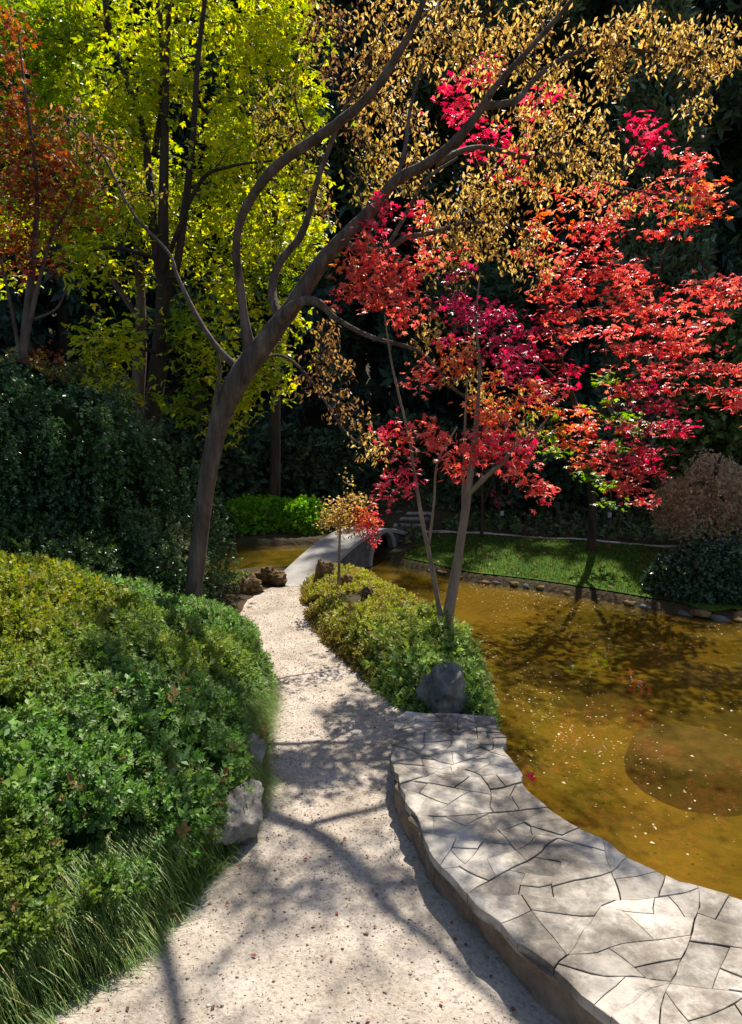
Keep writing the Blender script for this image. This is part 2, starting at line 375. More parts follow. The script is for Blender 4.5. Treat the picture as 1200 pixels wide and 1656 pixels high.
# far lawn with short grass, and the pale footpath behind it
V, F = strip(far_line, lawn_back, 130, 40, lambda x, y: land(x, y) + .018)
link('lawn', mesh('lawn', V, F, M['lawn'], smooth=True), kind='structure')
nG = 45000; PA, PB = resample(far_line, 300), resample(lawn_back, 300); ti = rng.integers(0, 300, nG); v = rng.random(nG)
xy = PA[ti] * (1 - v[:, None]) + PB[ti] * v[:, None] + rng.normal(size=(nG, 2)) * .03
BLADE = (np.array([(-.12, 0, 0), (.12, 0, 0), (0, 1, 0)]), np.array([(0, 1, 2)]))
pos = np.c_[xy, land(xy[:, 0], xy[:, 1]) + .012]
V, F, C = scatter(pos, np.c_[rng.normal(size=(nG, 2)) * .45, np.ones(nG)], rng.uniform(.025, .065, nG), BLADE, palette(nG, [(.04, .08, .01), (.06, .11, .015), (.09, .12, .025), (.028, .06, .008)]), None, 1)
link('lawn_grass', mesh('lawn_grass', V, F, M['leaf'], C), kind='stuff')
back2 = [p + np.array([-.05, .30 - .02 * k]) for k, p in enumerate(lawn_back)]
V, F = strip(lawn_back, back2, 110, 6, lambda x, y: land(x, y) + .03 + .01 * vnoise(np.stack([x * 6, y * 6, x * 0], -1), 2))
link('footpath', mesh('footpath', V, F, M['slab'], smooth=True), kind='structure')

# ------------------------------------------------------------------ stone terrace with separate slabs
def clip_poly(poly, n, c):                    # keep points with p.n <= c
    out = []
    for a, b in zip(poly, poly[1:] + poly[:1]):
        da, db = a @ n - c, b @ n - c
        if da <= 0: out.append(a)
        if da * db < 0: out.append(a + (b - a) * da / (da - db))
    return out
TL, TR = resample(terr_l, 200), resample(terr_r, 200)
LEN, WID = 5.2, 1.1
def tmap(s, w):
    u = np.clip(s / LEN, 0, 1) * 199; i = np.minimum(u.astype(int), 198); f = (u - i)[..., None]
    a = TL[i] * (1 - f) + TL[i + 1] * f; b = TR[i] * (1 - f) + TR[i + 1] * f; t = (w / WID)[..., None]
    return a * (1 - t) + b * t
base_c = TL.mean(0)
terrace = thing('stone_terrace', 'raised pale flagstone terrace between the gravel path and the pond', 'terrace', (base_c[0], base_c[1], 0))
# masonry under the slabs: path-side face, pond-side face
nu, nh = 260, 9
A = TL + 0; B2 = TR + 0
nA = norm(np.gradient(A, axis=0)); inward = np.c_[-nA[:, 1], nA[:, 0]]
if ((B2 - A) * inward).sum() < 0: inward = -inward
AA, BB = resample(list(A[::10]), nu), resample(list(B2[::10]), nu)
IN = np.stack([np.interp(np.linspace(0, 1, nu), np.linspace(0, 1, 200), inward[:, k]) for k in (0, 1)], -1)
rows = []
for k in range(nh):
    t = k / (nh - 1); z = -.1 + t * .27
    dsp = .03 * fbm(np.c_[AA * 6, np.full(nu, z * 12)], 4, 21) + .007 * np.sign(fbm(np.c_[AA * 3.2, np.full(nu, z * 5)], 1, 27)) + .02
    rows.append(np.c_[AA + IN * (dsp + .012 * t)[:, None], np.full(nu, z)])
for k in range(nh):
    t = k / (nh - 1); z = .17 - t * .5
    dsp = .02 * fbm(np.c_[BB * 5, np.full(nu, z * 7)], 4, 22) + .03
    rows.append(np.c_[BB - IN * (dsp)[:, None], np.full(nu, z)])
Vb = np.stack(rows, 1); nr = Vb.shape[1]; i = (np.arange(nu - 1)[:, None] * nr + np.arange(nr - 1)[None]).ravel()
Fb = np.stack([i, i + 1, i + nr + 1, i + nr], -1)
caps = np.array([]) 
Vc = Vb.reshape(-1, 3)
link('base_masonry', mesh('base_masonry', Vc, Fb, M['slab_side'], smooth=True), terrace)
r2 = random.Random(5)
def split_poly(poly):
    P_ = np.array(poly); c = P_.mean(0); ar = .5 * abs(sum(a[0] * b[1] - a[1] * b[0] for a, b in zip(poly, poly[1:] + poly[:1])))
    lim = (.035 + .055 * max(0, c[0] / LEN - .25)) * r2.uniform(.7, 1.9)
    if ar < lim or len(poly) < 3: return [poly]
    cov = np.cov((P_ - c).T) + np.eye(2) * 1e-6; ev, vec = np.linalg.eigh(cov); th = math.atan2(vec[1, 1], vec[0, 1]) + r2.uniform(-.75, .75)
    n = np.array([math.cos(th), math.sin(th)]); off = c + np.array([r2.uniform(-.1, .1), r2.uniform(-.1, .1)]) * math.sqrt(ar); A_ = clip_poly(poly, n, off @ n); B_ = clip_poly(poly, -n, -(off @ n))
    return (split_poly(A_) if len(A_) > 2 else []) + (split_poly(B_) if len(B_) > 2 else [])
for poly in split_poly([np.array(p, float) for p in [(0, 0), (LEN, 0), (LEN, WID), (0, WID)]]):
    ring = []
    for a, b in zip(poly, poly[1:] + poly[:1]):
        ns = max(1, int(np.linalg.norm(b - a) / .07))
        for q in range(ns): ring.append(a + (b - a) * q / ns)
    ring = np.array(ring)
    XYr = tmap(ring[:, 0], ring[:, 1])
    nn = np.stack([fbm(np.c_[XYr * 4.5, np.full(len(XYr), 1.)], 3, 31), fbm(np.c_[XYr * 4.5, np.full(len(XYr), 5.)], 3, 32)], -1)
    XYr = XYr + nn * (.02 + .012 * ((ring[:, 1] < .01) | (ring[:, 1] > WID - .01)))[:, None]
    c = XYr.mean(0); d = XYr - c; L0 = np.linalg.norm(d, axis=1, keepdims=True)
    gap = r2.choice([.001, .0015, .0025, .004])
    r_out = c + d * (1 - gap / L0); r_in = c + d * (1 - (gap + .0025) / L0)
    zt = .202 + r2.uniform(-.004, .004); tl = np.array([r2.uniform(-.008, .008), r2.uniform(-.008, .008)])
    zz = lambda q, o: zt + (q - c) @ tl + o + .003 * fbm(np.c_[q * 9, np.zeros(len(q))], 2, 8)
    r_mid = c + d * .5
    n = len(XYr)
    Vs = np.vstack([np.c_[r_out, np.full(n, .155)], np.c_[r_out, zz(r_out, -.002)], np.c_[r_in, zz(r_in, -.001)], np.c_[r_mid, zz(r_mid, .002)], np.r_[c, zt + .002][None]])
    Fs = []
    for q in range(n):
        p = (q + 1) % n
        for lv in range(3): Fs.append((lv * n + q, lv * n + p, (lv + 1) * n + p, (lv + 1) * n + q))
        Fs.append((3 * n + q, 3 * n + p, 4 * n))
    link('slab', mesh('slab', Vs, Fs, M['slab']), terrace)

# ------------------------------------------------------------------ rocks
def ico(sub=4):
    import bmesh
    bm = bmesh.new(); bmesh.ops.create_icosphere(bm, subdivisions=sub, radius=1)
    V = np.array([v.co[:] for v in bm.verts]); F = np.array([[v.index for v in f.verts] for f in bm.faces]); bm.free(); return V, F
ICO4, ICO3, ICO2 = ico(5), ico(3), ico(2)
def rock_mesh(name, size, mat, seed, base=ICO4, cuts=13, rough=.16):
    V, F = base; V = V.copy(); rr = np.random.default_rng(seed)
    for k in range(cuts):
        n = norm(rr.normal(size=3)); h = rr.uniform(.55, .85); d = V @ n - h
        V = V - np.where(d > 0, d * .92, 0)[:, None] * n
    N0 = norm(V); nz = fbm(V * 1.6 + seed, 5, seed); rd = 1 - np.abs(fbm(V * 3.0 + seed * 2, 4, seed + 3))
    V = V + N0 * (rough * nz + rough * .7 * (rd - .6) + .05 * fbm(V * 6.5 + seed, 3, seed + 9))[:, None]
    return mesh(name, V * np.array(size), F, mat, smooth=False)
def rock(name, label, p, size, mat, seed, rz=0, group=None, base=ICO4, rough=.16):
    o = link(name, rock_mesh(name, size, mat, seed, base, rough=rough)); o.location = tuple(p); o.rotation_euler = (0, 0, rz)
    return tag(o, label, 'rock', group)
p = G(722, 1148, .05)
rock('boulder', 'dark grey craggy boulder at the end of the leafy islet bed', (p[0] + .01, p[1] + .10, .13), (.26, .2, .26), M['rock'], 27, .5, rough=.12)
p = G(398, 1345, 0)
rock('boulder', 'pale flat weathered rock at the foot of the hedge beside the path', (p[0] - .03, p[1], .10), (.13, .27, .19), M['rock_pale'], 31, -.25)
p = G(408, 1275, 0)
rock('boulder', 'small pale rock leaning behind the larger pale rock at hedge foot', (p[0] - .04, p[1] + .12, .15), (.12, .14, .17), M['rock_pale'], 33, .4)
for k, (x, y, s, lab) in enumerate([(440, 925, .17, 'mossy brown craggy rock beside the near end of the bridge'), (405, 940, .15, 'low mossy rock in the middle of the row left of the bridge'), (372, 948, .13, 'mossy rock nearest the trunk in the row left of the bridge')]):
    p = G(x, y + 18, 0); rock('mossy_rock', lab, (p[0], p[1], s * .45), (s * 1.35, s * 1.1, s), M['rock_moss'], 50 + k, k, 'mossy rocks left of the bridge', ICO4, .4)
for k, (x, y, s, lab) in enumerate([(523, 928, .16, 'pointed dark rock at the far tip of the islet bed'), (560, 940, .13, 'low dark rock beside the sapling on the islet bed'), (600, 960, .12, 'small dark rock on the pond side of the islet tip')]):
    p = G(x, y + 10, .2); rock('islet_rock', lab, (p[0], p[1], .2 + s * .35), (s, s * .9, s * (1.5 if k == 0 else 1)), M['rock_moss'], 60 + k, k, 'rocks on the islet bed', ICO4, .42)

# ------------------------------------------------------------------ bridge
b0, b1 = np.array([-1.22, 9.72]), np.array([.72, 14.55])
bd = norm(b1 - b0); bn = np.array([bd[1], -bd[0]]); bl = np.linalg.norm(b1 - b0)
bridge = thing('footbridge', 'small arched grey concrete footbridge over the dark water', 'bridge', (*(b0 + b1) / 2, 0))
def arc_deck(t): return -.01 + 0.47 * math.sin(math.pi * min(max(t, 0), 1)) ** 1.15
hw = .34; V = []; F = []; nseg = 48
for k in range(nseg + 1):
    t = k / nseg; c = b0 + (b1 - b0) * t; z = arc_deck(t)
    for o, dz in ((-hw, -.075), (-hw, -.008), (-hw + .012, 0), (hw - .012, 0), (hw, -.008), (hw, -.075)):
        q = c + bn * o; V.append((q[0], q[1], z + dz))
    if k:
        a, b = (k - 1) * 6, k * 6
        for j in range(6): F.append((a + j, a + (j + 1) % 6, b + (j + 1) % 6, b + j))
F += [(0, 1, 2, 3, 4, 5), tuple(nseg * 6 + j for j in range(5, -1, -1))]
link('deck', mesh('deck', V, F, M['concrete'], smooth=False), bridge)
def flank(side):
    V = []; F = []; o = side * (hw - .05); th = side * -.10
    us = np.linspace(0, bl, 61); cu = bl * .60; ar = .62
    for u in us:
        c = b0 + bd * u; zt = arc_deck(u / bl) - .07
        zb = -.62
        if abs(u - cu) < ar: zb = max(zb, min(WZ + .50 * math.sqrt(max(0, 1 - ((u - cu) / ar) ** 2)), zt - .06))
        for oo in (o, o + th):
            q = c + bn * oo; V += [(q[0], q[1], zb), (q[0], q[1], max(zt, zb + .01))]
    n = len(us)
    for k in range(n - 1):
        a, b = k * 4, k * 4 + 4
        F += [(a, b, b + 1, a + 1), (a + 2, a + 3, b + 3, b + 2), (a, a + 2, b + 2, b)]
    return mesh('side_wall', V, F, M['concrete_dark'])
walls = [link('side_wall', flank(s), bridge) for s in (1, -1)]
V = []; F = []; cu = bl * .60
for k in range(25):                                   # arch rim, proud of the wall
    a = math.pi * k / 24
    for ro, po in ((.60, .0), (.68, .0), (.68, .04), (.60, .04)):
        u = cu + math.cos(a) * ro * 1.0; z = WZ + math.sin(a) * (.50 + (ro - .6) * .9); q = b0 + bd * u + bn * (hw - .05 + po); V.append((q[0], q[1], z))
    if k:
        i, j = (k - 1) * 4, k * 4
        for e in range(4): F.append((i + e, i + (e + 1) % 4, j + (e + 1) % 4, j + e))
link('arch_rim', mesh('arch_rim', V, F, M['concrete']), walls[0])
# stepping slabs beyond the bridge
steps = thing('stone_steps', 'pale flat stone steps at the far end of the bridge', 'steps', (*G(660, 862, .1)[:2], .0))
for k in range(3):
    c = b1 + np.array([.12 + .14 * k, .2 + .56 * k]); w, dpt, h = .42 - .04 * k, .25 - .03 * k, .03
    z = float(land(c[0], c[1])) - .02; V = []
    rr = [(-w, -dpt), (w * .9, -dpt * 1.1), (w, dpt), (-w * .85, dpt * .95)]
    V = [(c[0] + a * .9, c[1] + b, z - .2) for a, b in rr] + [(c[0] + a * .9, c[1] + b, z + h - .01) for a, b in rr] + [(c[0] + a * .86, c[1] + b * .92, z + h) for a, b in rr]
    F = [(i, (i + 1) % 4, 4 + (i + 1) % 4, 4 + i) for i in range(4)] + [(4 + i, 4 + (i + 1) % 4, 8 + (i + 1) % 4, 8 + i) for i in range(4)] + [(8, 9, 10, 11)]
    link('step', mesh('step', V, F, M['slab']), steps)
# edging stones of the far bank
FL = resample(far_line, 400); edging = thing('pond_edging', 'row of dark wet edging stones along the far bank of the pond', 'edging', (*FL[150], WZ))
var = [rock_mesh('edging_stone', (.13, .08, .055), M['concrete_dark'] if k % 2 else M['rock_moss'], 80 + k, ICO3, 7, .14) for k in range(4)]
s = 0
for k in range(46):
    i = int(4 + k * 8.2)
    if i > 398: break
    o = link('edging_stone', var[k % 4], edging); q = FL[i]
    tdir = FL[min(i + 3, 399)] - FL[i]
    o.location = (q[0] - edging.location.x, q[1] - .07 - edging.location.y, random.uniform(.0, .05))
    o.rotation_euler = (0, 0, math.atan2(tdir[1], tdir[0]) + random.uniform(-.2, .2)); o.scale = (random.uniform(.7, 1.5), random.uniform(.7, 1.2), random.uniform(.6, 1.3))
# submerged rounded slab in the pond
th = np.linspace(0, 2 * np.pi, 72, endpoint=False); V = []; F = []
prof = [(1.16, -.62), (1.10, -.44), (1.05, -.34), (1.0, -.25), (.96, -.195), (.8, -.18), (.5, -.175), (.2, -.172)]
for rr_, z in prof:
    wob = 1 + .05 * fbm(np.c_[np.cos(th) * 1.2, np.sin(th) * 1.2, th * 0], 3, 77)
    x = mound_c[0] + .10 + rr_ * wob * .50 * np.cos(th); y = mound_c[1] + .28 + rr_ * wob * .46 * np.sin(th)
    ca, sa = math.cos(-.25), math.sin(-.25); dx, dy = x - mound_c[0], y - mound_c[1]
    x, y = mound_c[0] + dx * ca - dy * sa, mound_c[1] + dx * sa + dy * ca
    V.append(np.c_[x, y, np.full(72, z) + .006 * fbm(np.c_[x * 8, y * 8, x * 0], 3, 4)])
V = np.vstack(V); n = 72
for lv in range(len(prof) - 1):
    for q in range(n): F.append((lv * n + q, lv * n + (q + 1) % n, (lv + 1) * n + (q + 1) % n, (lv + 1) * n + q))
F.append(tuple((len(prof) - 1) * n + q for q in range(n)))
M['silt'] = noise_mat('silt', [(.3, (.05, .034, .017)), (.5, (.115, .08, .042)), (.7, (.2, .145, .08))], 6, 12, .95, .9, 30, .1)
tag(link('sunken_stone', mesh('sunken_stone', V, F, M['silt'], smooth=True)), 'round brown silt-covered stone just under the pond surface', 'stone')

# ------------------------------------------------------------------ woody plants: skeleton + twig network + leaves
def limb(points, Yd, taper=6):            # [(px, py, Y, radius_px)]
    pts = np.array([P(a, b, y) for a, b, y, r in points]); rad = np.array([r * mpp(y) for a, b, y, r in points])
    q = catmull(np.c_[pts, rad], taper); return q[:, :3], np.maximum(q[:, 3], .003)
def grow(skel, pts, bias=.35):            # connect points into a branching network rooted in the skeleton
    skel = np.asarray(skel); d0 = np.sqrt(((pts[:, None] - skel[None]) ** 2).sum(-1)) if len(pts) * len(skel) < 4e6 else np.array([np.sqrt(((p - skel) ** 2).sum(1)) for p in pts])
    order = np.argsort(d0.min(1)); ns = len(skel); n = len(pts)
    nodes = np.vstack([skel, np.zeros((n, 3))]); plen = np.zeros(ns + n); par = np.full(ns + n, -1)
    for c, i in enumerate(order):
        k = ns + c; d = np.sqrt(((nodes[:k] - pts[i]) ** 2).sum(1)); cost = d + bias * plen[:k] + .25 * np.maximum(0, nodes[:k, 2] - pts[i][2] - .1)
        j = int(np.argmin(cost)); nodes[k] = pts[i]; par[k] = j; plen[k] = plen[j] + d[j]
    cnt = np.ones(ns + n)
    for k in range(ns + n - 1, ns - 1, -1): cnt[par[k]] += cnt[k]
    return nodes, par, cnt, ns
def twig_mesh(name, nodes, par, cnt, ns, r0, rmax, mat, sides=4, wob=.12):
    idx = np.arange(ns, len(nodes)); a, b = nodes[par[idx]], nodes[idx]
    r = np.minimum(r0 * cnt ** .45, rmax); ra = np.where(par[idx] >= ns, r[par[idx]], r[idx]); ra = np.minimum(ra, r[idx] * 1.6); rb = r[idx]
    L = np.linalg.norm(b - a, axis=1, keepdims=True); J = rng.normal(size=a.shape) * L * wob; J[:, 2] += L[:, 0] * .06
    ts = (0, .33, .67, 1.0); rows = []
    T = norm(b - a); A = norm(np.cross(T, np.array([.3, .5, .81]))); B = np.cross(T, A); th = np.arange(sides) * 2 * np.pi / sides
    for t in ts:
        c = a + (b - a) * t + J * (4 * t * (1 - t)); rr = ra + (rb - ra) * t
        rows.append(c[:, None] + rr[:, None, None] * (A[:, None] * np.cos(th)[None, :, None] + B[:, None] * np.sin(th)[None, :, None]))
    V = np.stack(rows, 1); n, nl = V.shape[:2]
    f = []
    for l in range(nl - 1):
        for s in range(sides): s2 = (s + 1) % sides; f.append((l * sides + s, l * sides + s2, (l + 1) * sides + s2, (l + 1) * sides + s))
    F = np.array(f)[None] + (np.arange(n) * nl * sides)[:, None, None]
    return mesh(name, V.reshape(-1, 3), F.reshape(-1, 4), mat, smooth=True)
def clump_points(cl, dens):               # [(px, py, rx_px, ry_px, Y, weight, colour key)]
    pts, key = [], []
    for c in cl:
        px, py, rx, ry, Yc, w, k = c; cen = P(px, py, Yc); m = mpp(Yc); n = max(3, int(dens * w * rx * ry / 900.0))
        u = norm(rng.normal(size=(n, 3))) * (rng.random((n, 1)) ** .42)
        pts.append(cen + u * np.array([rx * m, max(rx, ry) * m * .9, ry * m])); key += [k] * n
    return np.vstack(pts), np.array(key)
def leaves_at(nodes, keys, per, spread, size, tmpl, pal, droop, upness, mat, name, jit=.5, width=1.0):
    n = len(nodes) * per; pos = np.repeat(nodes, per, 0) + rng.normal(size=(n, 3)) * spread; kk = np.repeat(keys, per)
    col = np.zeros((n, 3))
    for k in np.unique(kk): msk = kk == k; col[msk] = palette(msk.sum(), pal[k])
    ax = rng.normal(size=(n, 3)) * np.array([1, 1, .45]); ax[:, 2] -= droop
    V, F, C = scatter(pos, ax, size * rng.uniform(.65, 1.2, n), tmpl, col, np.array([0, 0, upness]), jit, width)
    return mesh(name, V, F, mat, C)

GOLD = [(.54, .35, .10), (.60, .42, .14), (.45, .28, .08), (.62, .47, .2), (.33, .2, .06)]
BROWN = [(.22, .12, .05), (.30, .17, .06), (.16, .09, .04), (.34, .2, .08)]
OLIVE = [(.26, .2, .04), (.34, .27, .05), (.2, .13, .04)]
RED = [(.62, .11, .095), (.72, .17, .14), (.5, .055, .06), (.66, .12, .12), (.74, .22, .15)]
PINK = [(.62, .06, .11), (.7, .11, .15), (.5, .04, .08)]
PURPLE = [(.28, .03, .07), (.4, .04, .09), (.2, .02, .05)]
CORAL = [(.72, .16, .07), (.6, .1, .08), (.75, .28, .12)]
GREEN = [(.16, .3, .02), (.3, .42, .03), (.1, .2, .02)]
YG = [(.46, .51, .02), (.57, .58, .03), (.35, .42, .02), (.62, .56, .05), (.22, .28, .015)]
LIME = [(.2, .3, .02), (.28, .38, .025), (.14, .22, .015)]
RUST = [(.26, .06, .03), (.32, .09, .03), (.18, .035, .025), (.32, .15, .05)]
PAL = dict(g=GOLD, b=BROWN, o=OLIVE, r=RED, p=PINK, u=PURPLE, c=CORAL, n=GREEN, y=YG, l=LIME, t=RUST)

def build_tree(name, label, base, limbs, clumps, dens, leaf, bark, sides=12, twig_r=.0022, rmax=.02, group=None, cat='tree', twigmat=None, girth=1.0):
    """limbs: [(part name, points)], leaf: dict(per, spread, size, tmpl, droop, upness, mat)"""
    t = thing(name, label, cat, base, group); sk = []
    for k, (pn, pts) in enumerate(limbs):
        q, r = limb(pts, None); r = r * girth * (np.linspace(1.06, .62, len(r)) if k == 0 else .8); V, F = tube(q, r, sides if k == 0 else max(7, sides - 3), .10, k + 3)
        link(pn, mesh(pn, V, F, bark, smooth=True), t)
        far = q[int(len(q) * (.55 if k == 0 else .25)):]; sk.append(far)
    pts, key = clump_points(clumps, dens)
    nodes, par, cnt, ns = grow(np.vstack(sk), pts)
    d0 = ((pts[:, None, :] - nodes[None, ns:ns + 1]) ** 2).sum(-1)
    # keys follow the order in which points were connected
    lookup = {tuple(np.round(p, 6)): kk for p, kk in zip(pts, key)}
    keys = np.array([lookup[tuple(np.round(p, 6))] for p in nodes[ns:]])
    cr = link('crown', leaves_at(nodes[ns:], keys, leaf['per'], leaf['spread'], leaf['size'], leaf['tmpl'], PAL, leaf['droop'], leaf['up'], leaf['mat'], 'crown', leaf.get('jit', .5), leaf.get('width', 1)), t, 'stuff')
    link('twigs', twig_mesh('twigs', nodes, par, cnt, ns, twig_r, rmax, twigmat or M['twig']), cr, 'stuff')
    return t

# main leaning tree with golden leaves
T0 = 7.3
main_limbs = [
 ('trunk', [(304, 1060, T0, 24), (309, 1000, T0, 19), (314, 940, T0, 18), (323, 865, T0, 18.5), (335, 780, T0, 19), (348, 710, T0, 20), (366, 650, T0, 24), (395, 598, T0, 27), (432, 548, T0, 25), (475, 492, 7.25, 21), (520, 425, 7.2, 18), (556, 385, 7.15, 17), (600, 340, 7.1, 15), (640, 292, 7.0, 14), (690, 265, 6.9, 13), (735, 230, 6.8, 12.5), (772, 185, 6.7, 11.5), (800, 142, 6.6, 9.5), (860, 75, 6.5, 8), (925, 0, 6.4, 6.5), (960, -60, 6.4, 4)]),
 ('branch', [(405, 575, T0, 16), (396, 520, 7.25, 12), (388, 460, 7.2, 10.5), (382, 400, 7.1, 10), (391, 350, 7.0, 10.5), (420, 300, 6.9, 11.5), (455, 262, 6.8, 12), (510, 225, 6.6, 12), (565, 185, 6.4, 12), (610, 140, 6.3, 11), (645, 85, 6.2, 9.5), (672, 35, 6.1, 8), (700, -40, 6.0, 5)]),
 ('branch', [(452, 520, 7.35, 13), (440, 470, 7.5, 11), (452, 425, 7.55, 10), (484, 385, 7.6, 9.5), (500, 345, 7.65, 8), (514, 290, 7.7, 7), (540, 220, 7.8, 6.5), (570, 150, 7.9, 5), (600, 90, 8.0, 4), (640, 10, 8.1, 3)]),
 ('branch', [(782, 172, 6.7, 10), (815, 168, 6.75, 9), (838, 160, 6.8, 7.5), (868, 125, 6.9, 6.5), (920, 90, 7.0, 6), (985, 76, 7.1, 5), (1050, 84, 7.1, 3.5), (1110, 92, 7.1, 2)]),
 ('branch', [(700, 268, 6.95, 8), (735, 248, 7.2, 7), (775, 238, 7.4, 6), (815, 245, 7.5, 5), (860, 256, 7.6, 5), (912, 250, 7.7, 3.5), (960, 290, 7.8, 2.5), (1060, 315, 7.9, 1.5)]),
 ('branch', [(550, 392, 7.2, 11), (585, 403, 7.25, 9), (625, 405, 7.3, 8), (655, 385, 7.35, 7), (700, 376, 7.4, 6), (745, 362, 7.5, 5), (800, 360, 7.6, 3), (850, 372, 7.7, 2)]),
 ('branch', [(445, 530, 7.25, 16), (478, 492, 7.1, 13), (512, 488, 7.0, 10), (545, 516, 6.95, 6.5), (600, 545, 6.9, 6), (680, 570, 6.85, 5), (735, 630, 6.8, 4), (785, 656, 6.8, 2.5), (830, 690, 6.8, 1.5)]),
 ('branch', [(388, 600, 7.3, 11), (350, 560, 7.4, 7), (318, 510, 7.5, 6), (288, 450, 7.6, 5), (272, 408, 7.7, 4), (215, 345, 7.8, 3.5), (165, 250, 7.9, 2.5), (110, 190, 8.0, 1.5)]),
 ('branch', [(400, 610, 7.3, 8), (440, 575, 7.5, 4), (480, 590, 7.6, 3.5), (520, 640, 7.6, 3), (560, 700, 7.6, 2.5), (610, 735, 7.6, 1.5)]),
 ('branch', [(352, 680, 7.28, 12), (350, 640, 7.2, 7), (356, 600, 7.15, 5), (352, 570, 7.1, 3)]),
 ('branch', [(626, 400, 7.3, 6), (660, 340, 7.5, 5), (690, 290, 7.6, 4.5), (740, 255, 7.7, 3)]),
 ('branch', [(640, 296, 7.0, 6), (655, 240, 7.2, 5), (665, 170, 7.3, 4), (690, 90, 7.4, 3.5), (740, 20, 7.4, 2)]),
]
gold_cl = [
 (640, 50, 70, 70, 7.6, 1, 'g'), (620, 150, 60, 60, 7.8, 1, 'g'), (650, 250, 60, 70, 7.8, 1, 'g'), (600, 270, 40, 60, 7.9, .8, 'o'), (720, 60, 50, 60, 7.2, .8, 'g'),
 (760, 60, 60, 60, 7.4, .7, 'g'), (820, 60, 60, 70, 7.2, .65, 'g'), (880, 60, 50, 60, 7.0, .7, 'g'), (780, 130, 40, 40, 7.4, .5, 'g'), (890, 130, 45, 45, 7.2, .9, 'g'),
 (970, 75, 45, 40, 7.1, 1.3, 'g'), (1020, 50, 45, 30, 7.1, 1.3, 'g'), (1080, 75, 50, 35, 7.1, 1.3, 'g'), (1145, 75, 45, 38, 7.1, 1.3, 'g'), (1130, 140, 18, 60, 7.1, 1.2, 'g'), (1175, 90, 22, 30, 7.1, 1.2, 'g'), (985, 130, 30, 40, 7.1, 1, 'g'),
 (850, 190, 60, 40, 7.4, .8, 'g'), (930, 210, 60, 50, 7.6, 1, 'g'), (960, 270, 60, 40, 7.8, 1, 'g'), (880, 270, 55, 45, 7.6, 1, 'g'), (800, 300, 55, 50, 7.5, 1, 'g'), (760, 350, 55, 55, 7.5, 1, 'g'), (730, 420, 45, 50, 7.5, .9, 'g'), (820, 390, 55, 50, 7.6, .8, 'g'), (700, 340, 40, 40, 7.4, .8, 'g'), (870, 420, 40, 50, 7.7, .6, 'g'), (1000, 320, 60, 40, 7.9, .5, 'g'), (1090, 320, 60, 30, 7.9, .3, 'o'),
 (450, 200, 55, 70, 7.9, .7, 'o'), (490, 260, 40, 50, 7.8, .7, 'o'), (520, 330, 35, 40, 7.7, .6, 'b'), (540, 90, 50, 60, 8.1, .7, 'b'), (580, 200, 30, 60, 8.0, .6, 'b'), (530, 20, 50, 40, 8.1, .6, 'b'),
 (525, 560, 30, 50, 7.6, .9, 'b'), (510, 620, 35, 30, 7.6, .8, 'b'), (560, 665, 40, 30, 7.6, .8, 'b'), (600, 720, 35, 30, 7.6, 1.0, 'g'), (550, 600, 20, 40, 7.6, .6, 'b'),
 (690, 540, 40, 30, 6.85, .7, 'g'), (760, 590, 45, 45, 6.8, .7, 'g'), (800, 650, 45, 35, 6.8, .7, 'g'), (850, 690, 35, 30, 6.8, .5, 'g'),
 (170, 260, 60, 50, 8.0, .5, 'b'), (230, 310, 40, 40, 7.9, .4, 'o'), (120, 200, 50, 40, 8.1, .4, 'b'),
 (730, -40, 80, 30, 6.8, .35, 'g'), (900, -40, 80, 30, 6.6, .35, 'g'),
]
build_tree('leaning_tree', 'leaning brown-trunked tree with spreading golden-leaved branches beside the gravel path', (*P(309, 1000, T0)[:2], 0), main_limbs, gold_cl, 16,
           dict(per=8, spread=.05, size=.064, tmpl=NARROW, droop=1.3, up=0, mat=M['leaf_gold'], jit=1, width=1.3), M['bark'], 20, .0036, .016, girth=.76)

# multi-stemmed red tree on the islet
S0 = 6.35
red_islet = [
 ('trunk', [(716, 1060, S0, 14), (719, 1030, S0, 11), (727, 980, S0, 9.5), (738, 920, S0, 8.5), (749, 850, S0, 8), (757, 795, S0, 7), (767, 720, S0, 6), (772, 660, S0, 4.5), (776, 590, S0 + .1, 3.5), (770, 520, S0 + .2, 2.6), (776, 440, S0 + .3, 1.6)]),
 ('branch', [(757, 800, S0, 5.5), (785, 772, S0 - .05, 5.2), (815, 746, S0 - .1, 4.5), (832, 722, S0 - .1, 3.5), (875, 690, S0 - .1, 2.5), (905, 640, S0 - .1, 1.6)]),
 ('stem', [(715, 1012, S0, 7), (706, 960, S0 + .05, 5), (697, 910, S0 + .1, 4.6), (684, 850, S0 + .15, 4.2), (671, 770, S0 + .2, 3.6), (660, 700, S0 + .25, 3), (645, 640, S0 + .3, 2.6), (632, 580, S0 + .35, 2.2), (622, 510, S0 + .4, 1.5)]),
 ('branch', [(694, 880, S0 + .12, 3), (702, 810, S0 + .1, 2.6), (708, 745, S0 + .1, 2.2), (740, 690, S0 + .1, 1.6)]),
 ('branch', [(748, 850, S0, 3.5), (750, 760, S0 + .1, 3), (753, 660, S0 + .15, 2.3), (756, 610, S0 + .15, 1.4)]),
]
